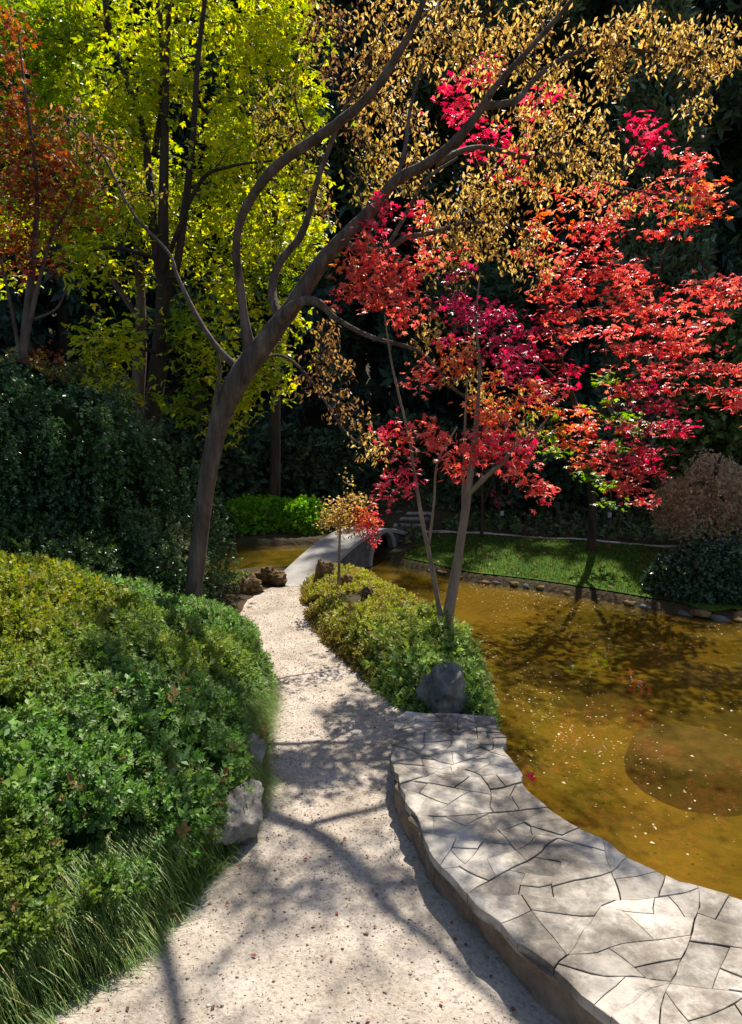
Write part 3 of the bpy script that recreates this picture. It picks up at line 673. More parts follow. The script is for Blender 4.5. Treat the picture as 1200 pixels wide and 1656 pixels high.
red_cl = [
 (600, 420, 45, 40, 6.9, 1, 'r'), (590, 475, 45, 35, 6.8, 1.2, 'r'), (640, 490, 45, 40, 6.8, 1.2, 'r'), (660, 430, 40, 35, 6.9, .8, 'r'), (560, 440, 25, 30, 6.9, .6, 'c'), (640, 360, 45, 35, 7.0, .7, 'p'),
 (680, 610, 30, 40, 6.7, .6, 'r'), (720, 580, 40, 35, 6.6, .5, 'c'), (680, 710, 50, 28, 6.6, 1.1, 'r'), (650, 765, 28, 35, 6.5, .8, 'p'), (735, 735, 40, 30, 6.4, .9, 'r'), (770, 710, 35, 30, 6.3, .8, 'r'),
 (820, 730, 45, 30, 6.3, 1, 'p'), (880, 790, 22, 28, 6.3, 1, 'r'), (845, 760, 30, 30, 6.3, .9, 'r'), (800, 690, 40, 30, 6.3, .7, 'c'), (860, 650, 40, 35, 6.3, .7, 'c'), (780, 640, 40, 35, 6.4, .6, 'c'),
 (760, 500, 45, 40, 6.6, .8, 'u'), (740, 450, 30, 30, 6.7, .4, 'u'), (810, 560, 40, 35, 6.5, .7, 'u'), (830, 600, 35, 25, 6.4, .6, 'p'), (620, 700, 20, 30, 6.6, .4, 'p'), (625, 790, 15, 25, 6.6, .4, 'p'),
]
build_tree('red_maple', 'slender multi-stemmed tree with red and gold leaves growing on the islet bed', (*P(718, 1035, S0)[:2], .1), red_islet, red_cl, 8,
           dict(per=12, spread=.06, size=.062, tmpl=MAPLE5, droop=.5, up=1.0, mat=M['leaf_red']), M['bark_pale'], 10, .002, .009)

# large red maple on the far lawn
R0 = 11.6; yr0 = random.Random(17)
lawn_limbs = [
 ('trunk', [(956, 900, R0, 9), (957, 880, R0, 7.5), (958, 830, R0, 6.5), (955, 780, R0, 6), (948, 720, R0 - .2, 5.5), (925, 640, R0 - .6, 5), (900, 560, R0 - 1, 4.2), (880, 480, R0 - 1.3, 3.5), (850, 380, R0 - 1.4, 3), (800, 260, R0 - 1.4, 2), (760, 170, R0 - 1.4, 1.3)]),
 ('branch', [(950, 730, R0 - .2, 4.5), (985, 640, R0 - .8, 4), (1015, 560, R0 - 1.3, 3.4), (1055, 470, R0 - 1.6, 2.8), (1085, 380, R0 - 1.7, 2.2), (1110, 300, R0 - 1.8, 1.5)]),
 ('branch', [(985, 640, R0 - .8, 3.4), (1060, 590, R0 - 1.4, 2.8), (1130, 590, R0 - 1.9, 2.2), (1190, 640, R0 - 2.2, 1.4)]),
 ('branch', [(925, 640, R0 - .6, 3.5), (860, 580, R0 - 1, 3), (790, 550, R0 - 1.2, 2.4), (730, 520, R0 - 1.3, 1.5)]),
 ('branch', [(880, 480, R0 - 1.3, 3), (930, 420, R0 - 1.5, 2.6), (970, 350, R0 - 1.6, 2), (1030, 230, R0 - 1.6, 1.2)]),
]
lawn_cl = [
 (1000, 470, 70, 45, 9.9, 1.2, 'r'), (940, 410, 70, 45, 10, 1.1, 'r'), (880, 440, 55, 45, 10.1, 1, 'r'), (1060, 530, 70, 40, 9.8, 1.3, 'r'), (1130, 490, 55, 35, 9.6, 1.2, 'r'), (1110, 285, 50, 35, 9.8, 1.1, 'r'), (1140, 325, 30, 30, 9.8, .9, 'c'), (1080, 340, 55, 35, 9.9, 1, 'r'),
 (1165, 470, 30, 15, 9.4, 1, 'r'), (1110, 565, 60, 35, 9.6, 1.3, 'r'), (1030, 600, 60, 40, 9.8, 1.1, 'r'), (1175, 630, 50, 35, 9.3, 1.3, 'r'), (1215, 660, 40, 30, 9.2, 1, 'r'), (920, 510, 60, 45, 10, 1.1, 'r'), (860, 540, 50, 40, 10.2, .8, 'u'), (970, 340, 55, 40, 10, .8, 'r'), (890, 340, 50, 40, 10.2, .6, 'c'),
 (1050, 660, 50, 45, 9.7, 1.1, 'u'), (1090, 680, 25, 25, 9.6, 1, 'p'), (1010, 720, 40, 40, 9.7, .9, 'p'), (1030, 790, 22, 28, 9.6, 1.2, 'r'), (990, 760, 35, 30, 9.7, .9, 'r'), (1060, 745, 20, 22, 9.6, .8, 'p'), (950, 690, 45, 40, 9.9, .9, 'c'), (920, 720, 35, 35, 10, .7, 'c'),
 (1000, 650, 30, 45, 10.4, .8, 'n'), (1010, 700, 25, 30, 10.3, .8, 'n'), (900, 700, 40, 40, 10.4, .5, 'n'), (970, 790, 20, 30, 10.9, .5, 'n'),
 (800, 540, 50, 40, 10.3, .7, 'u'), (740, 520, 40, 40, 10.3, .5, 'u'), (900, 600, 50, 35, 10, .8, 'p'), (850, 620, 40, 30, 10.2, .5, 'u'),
 (745, 165, 30, 30, 10.1, .8, 'p'), (780, 215, 40, 35, 10.1, .7, 'p'), (880, 170, 28, 22, 10, .8, 'p'), (790, 120, 14, 18, 10.1, .8, 'p'), (1040, 215, 22, 30, 10, .8, 'p'), (830, 260, 40, 40, 10.1, .6, 'p'), (700, 380, 45, 40, 10.2, .4, 'r'),
]
lay = []
for px, py, rx, ry, yc, w_, kk in lawn_cl:
    for j in (-1, 0, 1): lay.append((px + 8 * j + yr0.uniform(-12, 12), py + j * ry * .75 + yr0.uniform(-4, 4), rx * yr0.uniform(.75, 1.1), ry * .2, yc + yr0.uniform(-.35, .35), w_ * 1.45, kk))
lawn_cl = lay
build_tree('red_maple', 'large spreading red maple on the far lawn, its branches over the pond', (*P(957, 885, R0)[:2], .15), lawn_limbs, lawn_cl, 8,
           dict(per=12, spread=np.array([.12, .12, .045]), size=.088, tmpl=MAPLE5, droop=.35, up=1.8, mat=M['leaf_red']), M['bark_dark'], 9, .0025, .012)

# yellow-green maples on the left
Y0 = 11.5
y_limbs = [
 ('trunk', [(228, 800, Y0, 17), (240, 740, Y0, 15), (248, 660, Y0, 14), (258, 560, Y0, 13), (264, 470, Y0, 12), (264, 380, Y0, 10), (266, 250, Y0, 8.5), (268, 120, Y0, 7), (274, -10, Y0, 5), (280, -160, Y0, 3)]),
 ('branch', [(264, 470, Y0, 9), (252, 400, Y0, 8), (235, 230, Y0 + .2, 7), (205, 130, Y0 + .3, 6.5), (175, 40, Y0 + .4, 5.5), (165, -60, Y0 + .5, 4)]),
 ('branch', [(262, 500, Y0, 9), (285, 430, Y0 - .2, 8), (300, 330, Y0 - .3, 7), (312, 220, Y0 - .3, 6), (320, 100, Y0 - .4, 5), (335, -30, Y0 - .4, 4)]),
 ('branch', [(250, 250, Y0 + .1, 6), (262, 150, Y0 + .3, 5), (258, 0, Y0 + .5, 4)]),
 ('branch', [(262, 440, Y0 - .1, 5), (320, 300, Y0 - .6, 4), (370, 270, Y0 - .9, 3), (440, 260, Y0 - 1.1, 2)]),
 ('branch', [(260, 420, Y0, 5), (180, 400, Y0 - .5, 3.5), (120, 420, Y0 - .8, 2.5), (60, 440, Y0 - 1, 1.5)]),
 ('branch', [(256, 570, Y0, 5), (200, 560, Y0 - .6, 3.2), (150, 580, Y0 - .9, 2)]),
 ('branch', [(258, 560, Y0, 5), (340, 560, Y0 - .3, 3.5), (410, 610, Y0 - .5, 2)]),
]
yr = random.Random(3); y_cl = []
for k in range(72):
    px, py = yr.uniform(-40, 470), yr.uniform(-70, 440)
    y_cl.append((px, py, yr.uniform(42, 68), yr.uniform(28, 46), Y0 + yr.uniform(-.4, 2.2), .8, 'l' if px < 150 and py < 260 and yr.random() < .7 else 'y'))
y_cl += [(190, 545, 55, 28, 10.6, 1.4, 'y'), (170, 580, 40, 25, 10.6, 1, 'y'), (150, 640, 45, 22, 10.4, 1.3, 'y'), (200, 640, 40, 22, 10.5, 1.3, 'y'), (140, 425, 45, 30, 10.5, 1.2, 'y'), (330, 570, 50, 35, 11, 1.2, 'y'), (310, 640, 50, 30, 11, 1.1, 'l'), (400, 640, 45, 32, 10.8, 1.2, 'y'), (440, 610, 40, 35, 10.8, 1.2, 'y'), (370, 690, 30, 25, 10.8, 1, 'y'), (300, 530, 45, 35, 11.2, 1, 'l'), (340, 480, 50, 35, 11.4, 1, 'y'), (430, 560, 35, 30, 11, .9, 'y')]
build_tree('yellow_maple', 'tall yellow-green maple with dark upright stems behind the dark hedge', (*P(235, 790, Y0)[:2], .7), y_limbs, y_cl, 7.5,
           dict(per=12, spread=.15, size=.13, tmpl=MAPLE3, droop=.5, up=1.2, mat=M['leaf']), M['bark_dark'], 10, .003, .014)
Y1 = 13.0
y2_limbs = [
 ('trunk', [(445, 800, Y1, 8), (446, 600, Y1, 7), (446, 450, Y1, 6), (444, 330, Y1, 5.5), (440, 200, Y1, 5), (431, 60, Y1, 4.5), (428, -60, Y1, 3)]),
 ('branch', [(442, 280, Y1, 4.5), (455, 180, Y1 - .3, 4), (480, 90, Y1 - .4, 3.5), (510, 30, Y1 - .4, 3), (540, -20, Y1 - .4, 2)]),
 ('branch', [(444, 400, Y1, 4), (480, 330, Y1 - .3, 3), (520, 290, Y1 - .5, 2)]),
]
y2_cl = []
for k in range(20): y2_cl.append((yr.uniform(360, 505), yr.uniform(-40, 440), yr.uniform(38, 55), yr.uniform(26, 40), Y1 + yr.uniform(-1.2, 1.2), .8, 'y'))
y2_cl += [(500, 170, 40, 35, 12.6, 1.2, 'y'), (480, 310, 40, 30, 12.5, 1, 'y'), (430, 440, 45, 35, 12.6, 1, 'l'), (400, 500, 40, 35, 12.5, 1, 'y'), (490, 420, 35, 30, 12.6, 1, 'y'), (470, 520, 35, 30, 12.6, .9, 'y')]
build_tree('yellow_maple', 'slim yellow-leaved maple with straight pole-like stem, right of the tall maple', (*P(445, 800, Y1)[:2], .3), y2_limbs, y2_cl, 8,
           dict(per=11, spread=.15, size=.135, tmpl=MAPLE3, droop=.5, up=1.2, mat=M['leaf']), M['bark_dark'], 9, .003, .014)
gp = [('trunk', [(212, 800, 12.5, 16), (216, 720, 12.5, 14), (222, 640, 12.5, 12), (228, 520, 12.6, 10), (220, 380, 12.8, 8), (190, 220, 13, 6), (150, 60, 13.2, 4)]), ('branch', [(228, 520, 12.6, 6), (150, 400, 12.9, 4), (90, 250, 13.2, 3)])]
gp_cl = [(yr.uniform(-60, 260), yr.uniform(-60, 380), yr.uniform(40, 60), yr.uniform(28, 45), 13 + yr.uniform(-.8, 1.5), .7, 'l' if yr.random() < .6 else 'y') for k in range(22)]
build_tree('yellow_maple', 'pale grey-trunked green maple standing just left of the tall yellow maple', (*P(214, 790, 12.5)[:2], .7), gp, gp_cl, 7.5,
           dict(per=11, spread=.16, size=.14, tmpl=MAPLE3, droop=.5, up=1.2, mat=M['leaf']), M['bark'], 10, .003, .014)
# rust-red maple at the left edge
o_limbs = [
 ('trunk', [(30, 640, 8.6, 9), (38, 570, 8.6, 8), (46, 490, 8.6, 7), (55, 400, 8.6, 5.5), (60, 300, 8.6, 4), (45, 180, 8.6, 3), (30, 60, 8.6, 2)]),
 ('branch', [(38, 570, 8.6, 5), (60, 470, 8.5, 4), (85, 380, 8.4, 3), (120, 320, 8.3, 2)]),
 ('branch', [(35, 590, 8.6, 4), (15, 480, 8.5, 3), (-10, 380, 8.4, 2)]),
 ('branch', [(45, 520, 8.6, 3), (90, 500, 8.5, 2.2), (110, 460, 8.5, 1.4)]),
]
o_cl = [(50, 230, 60, 35, 8.5, 1, 't'), (40, 300, 65, 40, 8.4, 1.1, 't'), (100, 290, 45, 40, 8.4, .9, 't'), (20, 370, 50, 40, 8.5, .9, 't'), (90, 350, 45, 35, 8.4, .7, 't'), (20, 170, 40, 30, 8.6, .9, 't'), (15, 60, 35, 40, 8.7, .9, 't'), (60, 420, 40, 30, 8.5, .5, 't'), (15, 440, 30, 25, 8.5, .5, 'r'), (-30, 250, 50, 60, 8.5, .8, 't'), (150, 340, 30, 25, 8.4, .5, 't'), (160, 240, 30, 25, 8.5, .4, 't'), (80, 590, 35, 25, 8.5, .7, 't'), (20, 600, 30, 20, 8.5, .4, 't')]
build_tree('rust_maple', 'rust-red feathery maple at the left edge above the dark hedge', (*P(30, 640, 8.6)[:2], 1.2), o_limbs, o_cl, 13,
           dict(per=12, spread=.08, size=.062, tmpl=MAPLE5, droop=.7, up=1.0, mat=M['leaf']), M['bark'], 9, .0022, .01)
# sapling at the islet tip
s_l = [('trunk', [(547, 965, 8.6, 3.2), (548, 930, 8.6, 2.8), (549, 880, 8.6, 2.6), (551, 845, 8.6, 2), (556, 815, 8.6, 1.2)]), ('branch', [(550, 862, 8.6, 1.6), (575, 848, 8.55, 1.2), (598, 835, 8.5, .8)])]
s_c = [(545, 830, 32, 26, 8.6, 2, 'g'), (570, 812, 28, 18, 8.6, 2, 'g'), (530, 845, 20, 16, 8.6, 1.6, 'g'), (590, 838, 28, 22, 8.5, 2, 'c'), (600, 850, 20, 22, 8.5, 2, 'p'), (565, 850, 25, 16, 8.5, 1.5, 'g'), (560, 775, 8, 10, 8.6, 1.5, 'g'), (600, 875, 10, 12, 8.5, 2, 'r')]
build_tree('sapling', 'small round-headed sapling with gold and pink leaves at the islet tip', (*P(547, 958, 8.6)[:2], .15), s_l, s_c, 26, dict(per=9, spread=.035, size=.042, tmpl=OVATE, droop=.6, up=.5, mat=M['leaf'], width=1.3), M['bark_pale'], 8, .0012, .005)
# slim dark stem tree on the lawn
d_l = [('trunk', [(779, 880, 13.0, 3.5), (780, 830, 13.0, 3), (781, 770, 13.0, 2.5), (790, 700, 13, 2)]), ('branch', [(780, 820, 13, 2), (795, 780, 13, 1.5), (815, 740, 13, 1)])]
d_c = [(790, 720, 40, 25, 13, .7, 'u'), (830, 700, 35, 25, 13, .6, 'u'), (800, 800, 18, 8, 13, .6, 'u')]
build_tree('plum_sapling', 'slim dark purple-leaved sapling on the shaded far lawn', (*P(779, 878, 13)[:2], .25), d_l, d_c, 5, dict(per=8, spread=.1, size=.09, tmpl=MAPLE3, droop=.5, up=1, mat=M['leaf']), M['bark_dark'], 7, .002, .01)

# ------------------------------------------------------------------ shrubs: leaf sprigs over shaped mounds
def sample_surface(V, F, n):
    T = V[F]; cr = np.cross(T[:, 1] - T[:, 0], T[:, 2] - T[:, 0]); A = np.linalg.norm(cr, axis=1); i = rng.choice(len(F), n, p=A / A.sum())
    u, v = rng.random(n), rng.random(n); fl = u + v > 1; u[fl], v[fl] = 1 - u[fl], 1 - v[fl]
    return T[i, 0] + u[:, None] * (T[i, 1] - T[i, 0]) + v[:, None] * (T[i, 2] - T[i, 0]), norm(cr[i])
def quads_to_tris(F): return np.vstack([F[:, [0, 1, 2]], F[:, [0, 2, 3]]])
def shrub_foliage(V, F, n, size, tmpl, cols, depth=(.09, .05), hang=.1, mat=None, name='foliage', rand=.75, colf=None, keep=None):
    pos, nr = sample_surface(V, F, n)
    if keep is not None: k = keep(pos); pos, nr = pos[k], nr[k]; n = len(pos)
    pos = pos + nr * rng.uniform(-depth[0], depth[1], (n, 1)); ax = nr + rng.normal(size=(n, 3)) * rand; ax[:, 2] -= hang
    col = colf(pos) if colf else palette(n, cols)
    Vv, Ff, C = scatter(pos, ax, size * rng.uniform(.65, 1.25, n), tmpl, col, None, 1)
    return mesh(name, Vv, Ff, mat or M['leaf_thick'], C)
def dome(c, rx, ry, rz, seed, amp=.14, fr=2.0, nu=64, nv=28, low=-.25):
    th = np.linspace(0, 2 * np.pi, nu, endpoint=False); ph = np.linspace(math.asin(low), np.pi / 2 * .985, nv)
    D = np.stack([np.cos(ph)[:, None] * np.cos(th), np.cos(ph)[:, None] * np.sin(th), np.sin(ph)[:, None] * np.ones(nu)], -1)
    S = np.array([rx, ry, rz]); r = 1 + amp * fbm(D * S * fr + seed * 3.1, 3, seed)
    V = (np.array(c) + D * S * r[..., None]).reshape(-1, 3)
    i = (np.arange(nv - 1)[:, None] * nu + np.arange(nu)[None]).ravel(); j = (np.arange(nv - 1)[:, None] * nu + (np.arange(nu)[None] + 1) % nu).ravel()
    Q = np.stack([i, j, j + nu, i + nu], -1); return V, Q

# big hedge bank on the left of the path
edge = resample([p + np.array([-.04, 0]) for p in path_l[:12]], 170)
tn = norm(np.gradient(edge, axis=0)); out = np.c_[-tn[:, 1], tn[:, 0]]; out = norm(out * .55 + np.array([-1.0, -.05]) * .6)
prof = np.array([(.10, -.02), (.02, .10), (.00, .22), (.08, .36), (.24, .48), (.5, .60), (.85, .76), (1.3, 1.0), (1.8, 1.24), (2.4, 1.42), (3.1, 1.5), (4.0, 1.55)])
pp = resample(list(prof), 60)
tt = np.linspace(0, 1, 170); hs = np.interp(tt, [0, .35, .6, .8, 1], [1.0, 1.0, .93, .70, .38]); os_ = np.interp(tt, [0, .6, 1], [1, 1, .8])
Vh = np.concatenate([edge[:, None] + out[:, None] * (pp[None, :, 0, None] * os_[:, None, None]), (pp[None, :, 1] * hs[:, None])[..., None]], -1)
gr = np.gradient(Vh, axis=0); gc = np.gradient(Vh, axis=1); nrm = norm(np.cross(gr, gc)); 
if nrm[..., 2].mean() < 0: nrm = -nrm
disp = .07 * fbm(Vh * 1.7, 3, 41) + .075 * fbm(Vh * 4.5, 2, 43) + .04 * fbm(Vh * 10, 2, 44); fade = np.clip(pp[:, 1] / .25, 0, 1)[None]
Vh = Vh + nrm * (disp * fade)[..., None]
nu_, nv_ = Vh.shape[:2]; i = (np.arange(nu_ - 1)[:, None] * nv_ + np.arange(nv_ - 1)[None]).ravel(); Qh = np.stack([i, i + 1, i + nv_ + 1, i + nv_], -1)
Vf = Vh.reshape(-1, 3); Th = quads_to_tris(Qh); T = Vf[Th]
if np.cross(T[:, 1] - T[:, 0], T[:, 2] - T[:, 0])[:, 2].mean() < 0: Th = Th[:, ::-1]
hb = thing('leafy_hedge', 'broad bank of small-leaved green hedge along the left side of the path', 'hedge', (*edge[85] - np.array([.8, 0]), 0))
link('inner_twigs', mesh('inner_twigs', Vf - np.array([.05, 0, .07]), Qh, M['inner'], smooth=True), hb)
def hedge_col(p):
    n = len(p); w = np.clip(.28 + .8 * fbm(p * .8, 3, 47) - (p[:, 0] + 1.9) * .45, 0, 1)[:, None]
    a = palette(n, [(.12, .24, .04), (.165, .29, .06), (.075, .155, .03), (.24, .35, .13)]); b = palette(n, [(.2, .25, .02), (.27, .3, .03), (.13, .18, .015), (.32, .31, .04)])
    q = a * (1 - w) + b * w; dead = rng.random(n) < .018; q[dead] = palette(dead.sum(), [(.2, .12, .05), (.28, .2, .07)]); return q
link('foliage', shrub_foliage(Vf, Th, 125000, .056, SPRIG7, None, (.10, .045), .05, M['leaf_hedge'], colf=hedge_col, keep=lambda p: (p[:, 2] > (.24 + .12 * fbm(p * 3, 2, 5)) * sstep(5.2, 3.8, p[:, 1])) & (fbm(p * 7, 2, 88) > -.42 + .25 * rng.random(len(p))) & (p[:, 1] < 8.4) & (p[:, 0] > -.56 * p[:, 1] - .7)), hb, 'stuff')

link('shoots', shrub_foliage(Vf, Th, 3000, .10, SPRIG7, None, (.0, .05), -.2, M['leaf_hedge'], 'shoots', .6, hedge_col, lambda p: (p[:, 1] < 8.4) & (p[:, 2] > .3) & (p[:, 0] > -.56 * p[:, 1] - .7) & (fbm(p * 2.5, 2, 3) > 0)), hb, 'stuff')
# grass fringe at the hedge foot
nB = 26000; ei = (rng.random(nB) ** 1.0 * 118).astype(int); q = edge[ei]; o2 = out[ei]; off = rng.uniform(-.05, .30, nB) * np.where(ei < 85, 1, .6)
bz = np.interp(off, [-.05, 0, .08, .24, .5], [.0, .05, .24, .36, .44]); root = np.c_[q + o2 * off[:, None], bz]
lean = fbm(np.c_[q * 2.2, off * 4], 2, 18)[:, None]; dr = -o2 * rng.uniform(.15, .8, (nB, 1)) + rng.normal(size=(nB, 2)) * .25 + lean * np.array([.3, -.35]); Lb = rng.uniform(.14, .36, nB)
w = np.c_[-dr[:, 1], dr[:, 0]]; w = norm(w) * .0026
pts = []
for t in (0, .4, .75, 1.0):
    c = np.c_[root[:, :2] + dr * (Lb * (t * .6))[:, None], root[:, 2] + Lb * (t * .75 - 1.05 * t * t)]; c[:, 2] = np.maximum(c[:, 2], .008)
    wd = np.c_[w * (1 - t * .9), np.zeros(nB)]; pts += [c - wd, c + wd]
V = np.stack(pts, 1).reshape(-1, 3); fb = np.array([(0, 1, 3, 2), (2, 3, 5, 4), (4, 5, 7, 6)])
F = (fb[None] + (np.arange(nB) * 8)[:, None, None]).reshape(-1, 4)
C = np.repeat(palette(nB, [(.14, .25, .05), (.2, .31, .07), (.1, .18, .04), (.3, .32, .1), (.36, .26, .08)], [.32, .3, .2, .13, .05]), 8, 0)
o = link('grass_fringe', mesh('grass_fringe', V, F, M['leaf'], C), kind='stuff'); o['label'] = 'fringe of long drooping grass along the foot of the hedge'; o['category'] = 'grass'

# dark weeping shrub behind it
wb = thing('weeping_shrub', 'tall dark green weeping shrub behind the hedge at the left edge', 'shrub', (-4.2, 8.3, .8))
Vd, Qd = dome((-4.3, 8.4, .9), 2.05, 1.5, 2.0, 5, .16, 1.0)
cw = np.array([-4.3, 8.4, .9]); dv = Vd - cw; an = np.arctan2(dv[:, 1], dv[:, 0]); Vd = cw + dv * (1 + .16 * fbm(np.c_[np.cos(an) * 4.5, np.sin(an) * 4.5, dv[:, 2] * .45], 3, 55))[:, None]
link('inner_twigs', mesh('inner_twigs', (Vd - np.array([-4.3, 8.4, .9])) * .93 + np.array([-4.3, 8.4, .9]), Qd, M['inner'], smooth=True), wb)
bp_, bn_ = sample_surface(Vd, quads_to_tris(Qd), 420); k = (bn_[:, 1] < .4); bp_, bn_ = bp_[k], bn_[k]
pos = np.repeat(bp_, 9, 0) + rng.normal(size=(len(bp_) * 9, 3)) * np.array([.075, .075, .05]) + np.repeat(bn_ * rng.uniform(-.02, .16, (len(bp_), 1)), 9, 0); nr = np.repeat(bn_, 9, 0)
allp, alla, alls = [], [], []
for st in range(9):                                             # strands of leaves hanging down
    pq = pos + nr * .05 + np.c_[nr[:, :2] * (.04 * st), -.062 * st - .004 * st * st * np.ones(len(pos))] + rng.normal(size=pos.shape) * .018
    allp.append(pq); alla.append(np.c_[nr[:, :2] * .5 + rng.normal(size=(len(pos), 2)) * .6, -np.ones(len(pos)) * .9]); alls.append(np.full(len(pos), .085 - .003 * st))
allp, alla, alls = np.vstack(allp), np.vstack(alla), np.hstack(alls); n = len(allp)
V, F, C = scatter(allp, alla, alls * rng.uniform(.7, 1.2, n), SPRIG5, palette(n, [(.05, .11, .035), (.075, .15, .05), (.11, .18, .08), (.03, .075, .025)]), None, 1)
link('foliage', mesh('foliage', V, F, M['leaf_thick'], C), wb, 'stuff')

def simple_shrub(name, label, c, r, n, size, cols, tmpl=SPRIG7, seed=1, amp=.15, mat=None, group=None, hang=.1, core=M['inner'], low=-.25, cat='shrub'):
    t = thing(name, label, cat, (c[0], c[1], c[2]), group); Vd, Qd = dome(c, *r, seed, amp, 2.2 / max(r) , low=low)
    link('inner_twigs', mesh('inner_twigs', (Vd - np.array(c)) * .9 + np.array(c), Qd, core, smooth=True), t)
    link('foliage', shrub_foliage(Vd, quads_to_tris(Qd), n, size, tmpl, cols, (size, size * .5), hang, mat), t, 'stuff'); return t
simple_shrub('variegated_shrub', 'pale-flecked leafy shrub between the dark weeping shrub and the leaning trunk', (-2.75, 7.9, .65), (.62, .55, .65), 3800, .10, [(.1, .17, .04), (.2, .25, .1), (.05, .1, .025), (.3, .32, .18)], seed=8)
simple_shrub('variegated_shrub', 'dark glossy low shrub to the left of the leaning trunk base', (-3.4, 6.9, .85), (.8, .6, .45), 3600, .10, [(.05, .1, .025), (.08, .14, .03), (.03, .06, .015)], seed=9)
for k, (px, yy, r, lab) in enumerate([(395, 15.0, .52, 'bright lime green low shrub on the far bank, leftmost of the clump'), (440, 15.2, .58, 'bright lime green low shrub in the middle of the far bank clump'), (488, 15.1, .52, 'bright lime green low shrub on the far bank, nearest the bridge')]):
    c = P(px, 850, yy); simple_shrub('lime_shrub', lab, (c[0], yy, .12), (r * 1.05, .5, r * .95), 2200, .14, [(.16, .36, .02), (.22, .45, .03), (.12, .28, .015)], SPRIG5, 20 + k, .18, M['leaf'], 'lime green shrubs on the far bank')
simple_shrub('bank_shrub', 'dull green shrub at the water edge behind the leaning trunk', (P(345, 850, 14.6)[0], 14.6, .05), (.55, .4, .5), 1400, .14, [(.05, .1, .02), (.08, .14, .03)], SPRIG5, 27)
simple_shrub('olive_shrub', 'tall olive-green shrub in dim light behind the brown weeping tree', (P(1195, 520, 15)[0], 15.2, 1.6), (1.3, 1.1, 3.2), 3600, .22, [(.1, .15, .03), (.14, .19, .04), (.07, .1, .02)], SPRIG5, 71, .2)
simple_shrub('olive_shrub', 'dim olive shrub under the yellow maple, behind the rust-red maple stems', (P(110, 560, 14)[0], 14.3, 1.6), (1.5, 1.0, 2.0), 3000, .2, [(.11, .13, .03), (.16, .17, .04), (.08, .09, .02)], SPRIG5, 72, .22)
simple_shrub('olive_shrub', 'dim rounded olive shrub at the left edge behind the dark hedge', (P(-20, 560, 13)[0], 13.0, 1.7), (1.4, 1.0, 1.7), 2600, .2, [(.1, .12, .03), (.15, .15, .04), (.07, .08, .02)], SPRIG5, 73, .22)
# clipped dark bush and weeping brown tree at the right
bx = simple_shrub('clipped_bush', 'dark glossy rounded bush at the right edge of the lawn', (P(1165, 950, 9.3)[0], 9.35, .08), (.9, .6, .55), 9500, .085, [(.025, .06, .02), (.045, .085, .035), (.02, .04, .014), (.08, .12, .07)], SPRIG5, 14, .08)
wt = thing('weeping_tree', 'domed weeping brown-leaved tree behind the dark bush at right', 'tree', (*P(1160, 890, 11)[:2], .25))
wl = [('trunk', [(1158, 905, 11, 8), (1160, 860, 11, 6.5), (1154, 830, 11, 5.5), (1164, 800, 11, 5), (1158, 765, 11, 3.5), (1165, 740, 11, 2)]), ('branch', [(1156, 825, 11, 3.5), (1185, 800, 10.9, 3), (1205, 780, 10.8, 2)]), ('branch', [(1160, 800, 11, 3), (1135, 780, 10.9, 2.5), (1115, 785, 10.8, 1.6)])]
for k, (pn, pts) in enumerate(wl):
    q, r = limb(pts, None); V, F = tube(q, r, 9, .12, k); link(pn, mesh(pn, V, F, M['bark_dark'], smooth=True), wt)
wc = P(1172, 815, 11.1); Vd, Qd = dome((wc[0], 11.2, wc[2] - .15), .86, .75, .95, 33, .32, 1.6, low=-.12)
pos, nr = sample_surface(Vd, quads_to_tris(Qd), 1150); allp, alla = [], []
for st in range(6):
    allp.append(pos + nr * rng.uniform(-.12, .03, (len(pos), 1)) + np.c_[nr[:, :2] * .02 * st, -.05 * st * np.ones(len(pos))] + rng.normal(size=pos.shape) * .02); alla.append(np.c_[nr[:, :2] * .4 + rng.normal(size=(len(pos), 2)) * .6, -np.ones(len(pos)) * .6])
allp, alla = np.vstack(allp), np.vstack(alla); n = len(allp)
V, F, C = scatter(allp, alla, .06 * rng.uniform(.7, 1.3, n), SPRIG5, palette(n, [(.42, .31, .19), (.52, .4, .26), (.32, .22, .13), (.58, .46, .3)]), None, 1)
link('foliage', mesh('foliage', V, F, M['leaf'], C), wt, 'stuff')

# islet planting
isl = np.array(islet); ic = isl.mean(0)
bed = thing('ground_cover_bed', 'low yellow-green leafy ground cover filling the islet bed beside the path', 'plants', (*ic, .1))
xs, ys = np.arange(-1.2, 1.3, .035), np.arange(4.6, 10.0, .035); X, Y, F = grid(xs, ys); sd = sdist(X, Y, isl)
hgt = sstep(-.02, .20, sd) * (.15 + .11 * fbm(np.stack([X * 2.8, Y * 2.8, X * 0], -1), 3, 61) + .09 * fbm(np.stack([X * 8, Y * 8, X * 0], -1), 2, 62)) * np.interp(Y, [5, 6.8, 8.2, 9.4], [.8, .72, .4, .2])
Zi = land(X, Y) + np.maximum(hgt, 0); kf = (sd.ravel()[F] > -.03).all(1); Vi = np.stack([X, Y, Zi], -1).reshape(-1, 3); Fi = F[kf]
link('inner_twigs', mesh('inner_twigs', Vi - np.array([0, 0, .05]), Fi, M['soil'], smooth=True), bed)
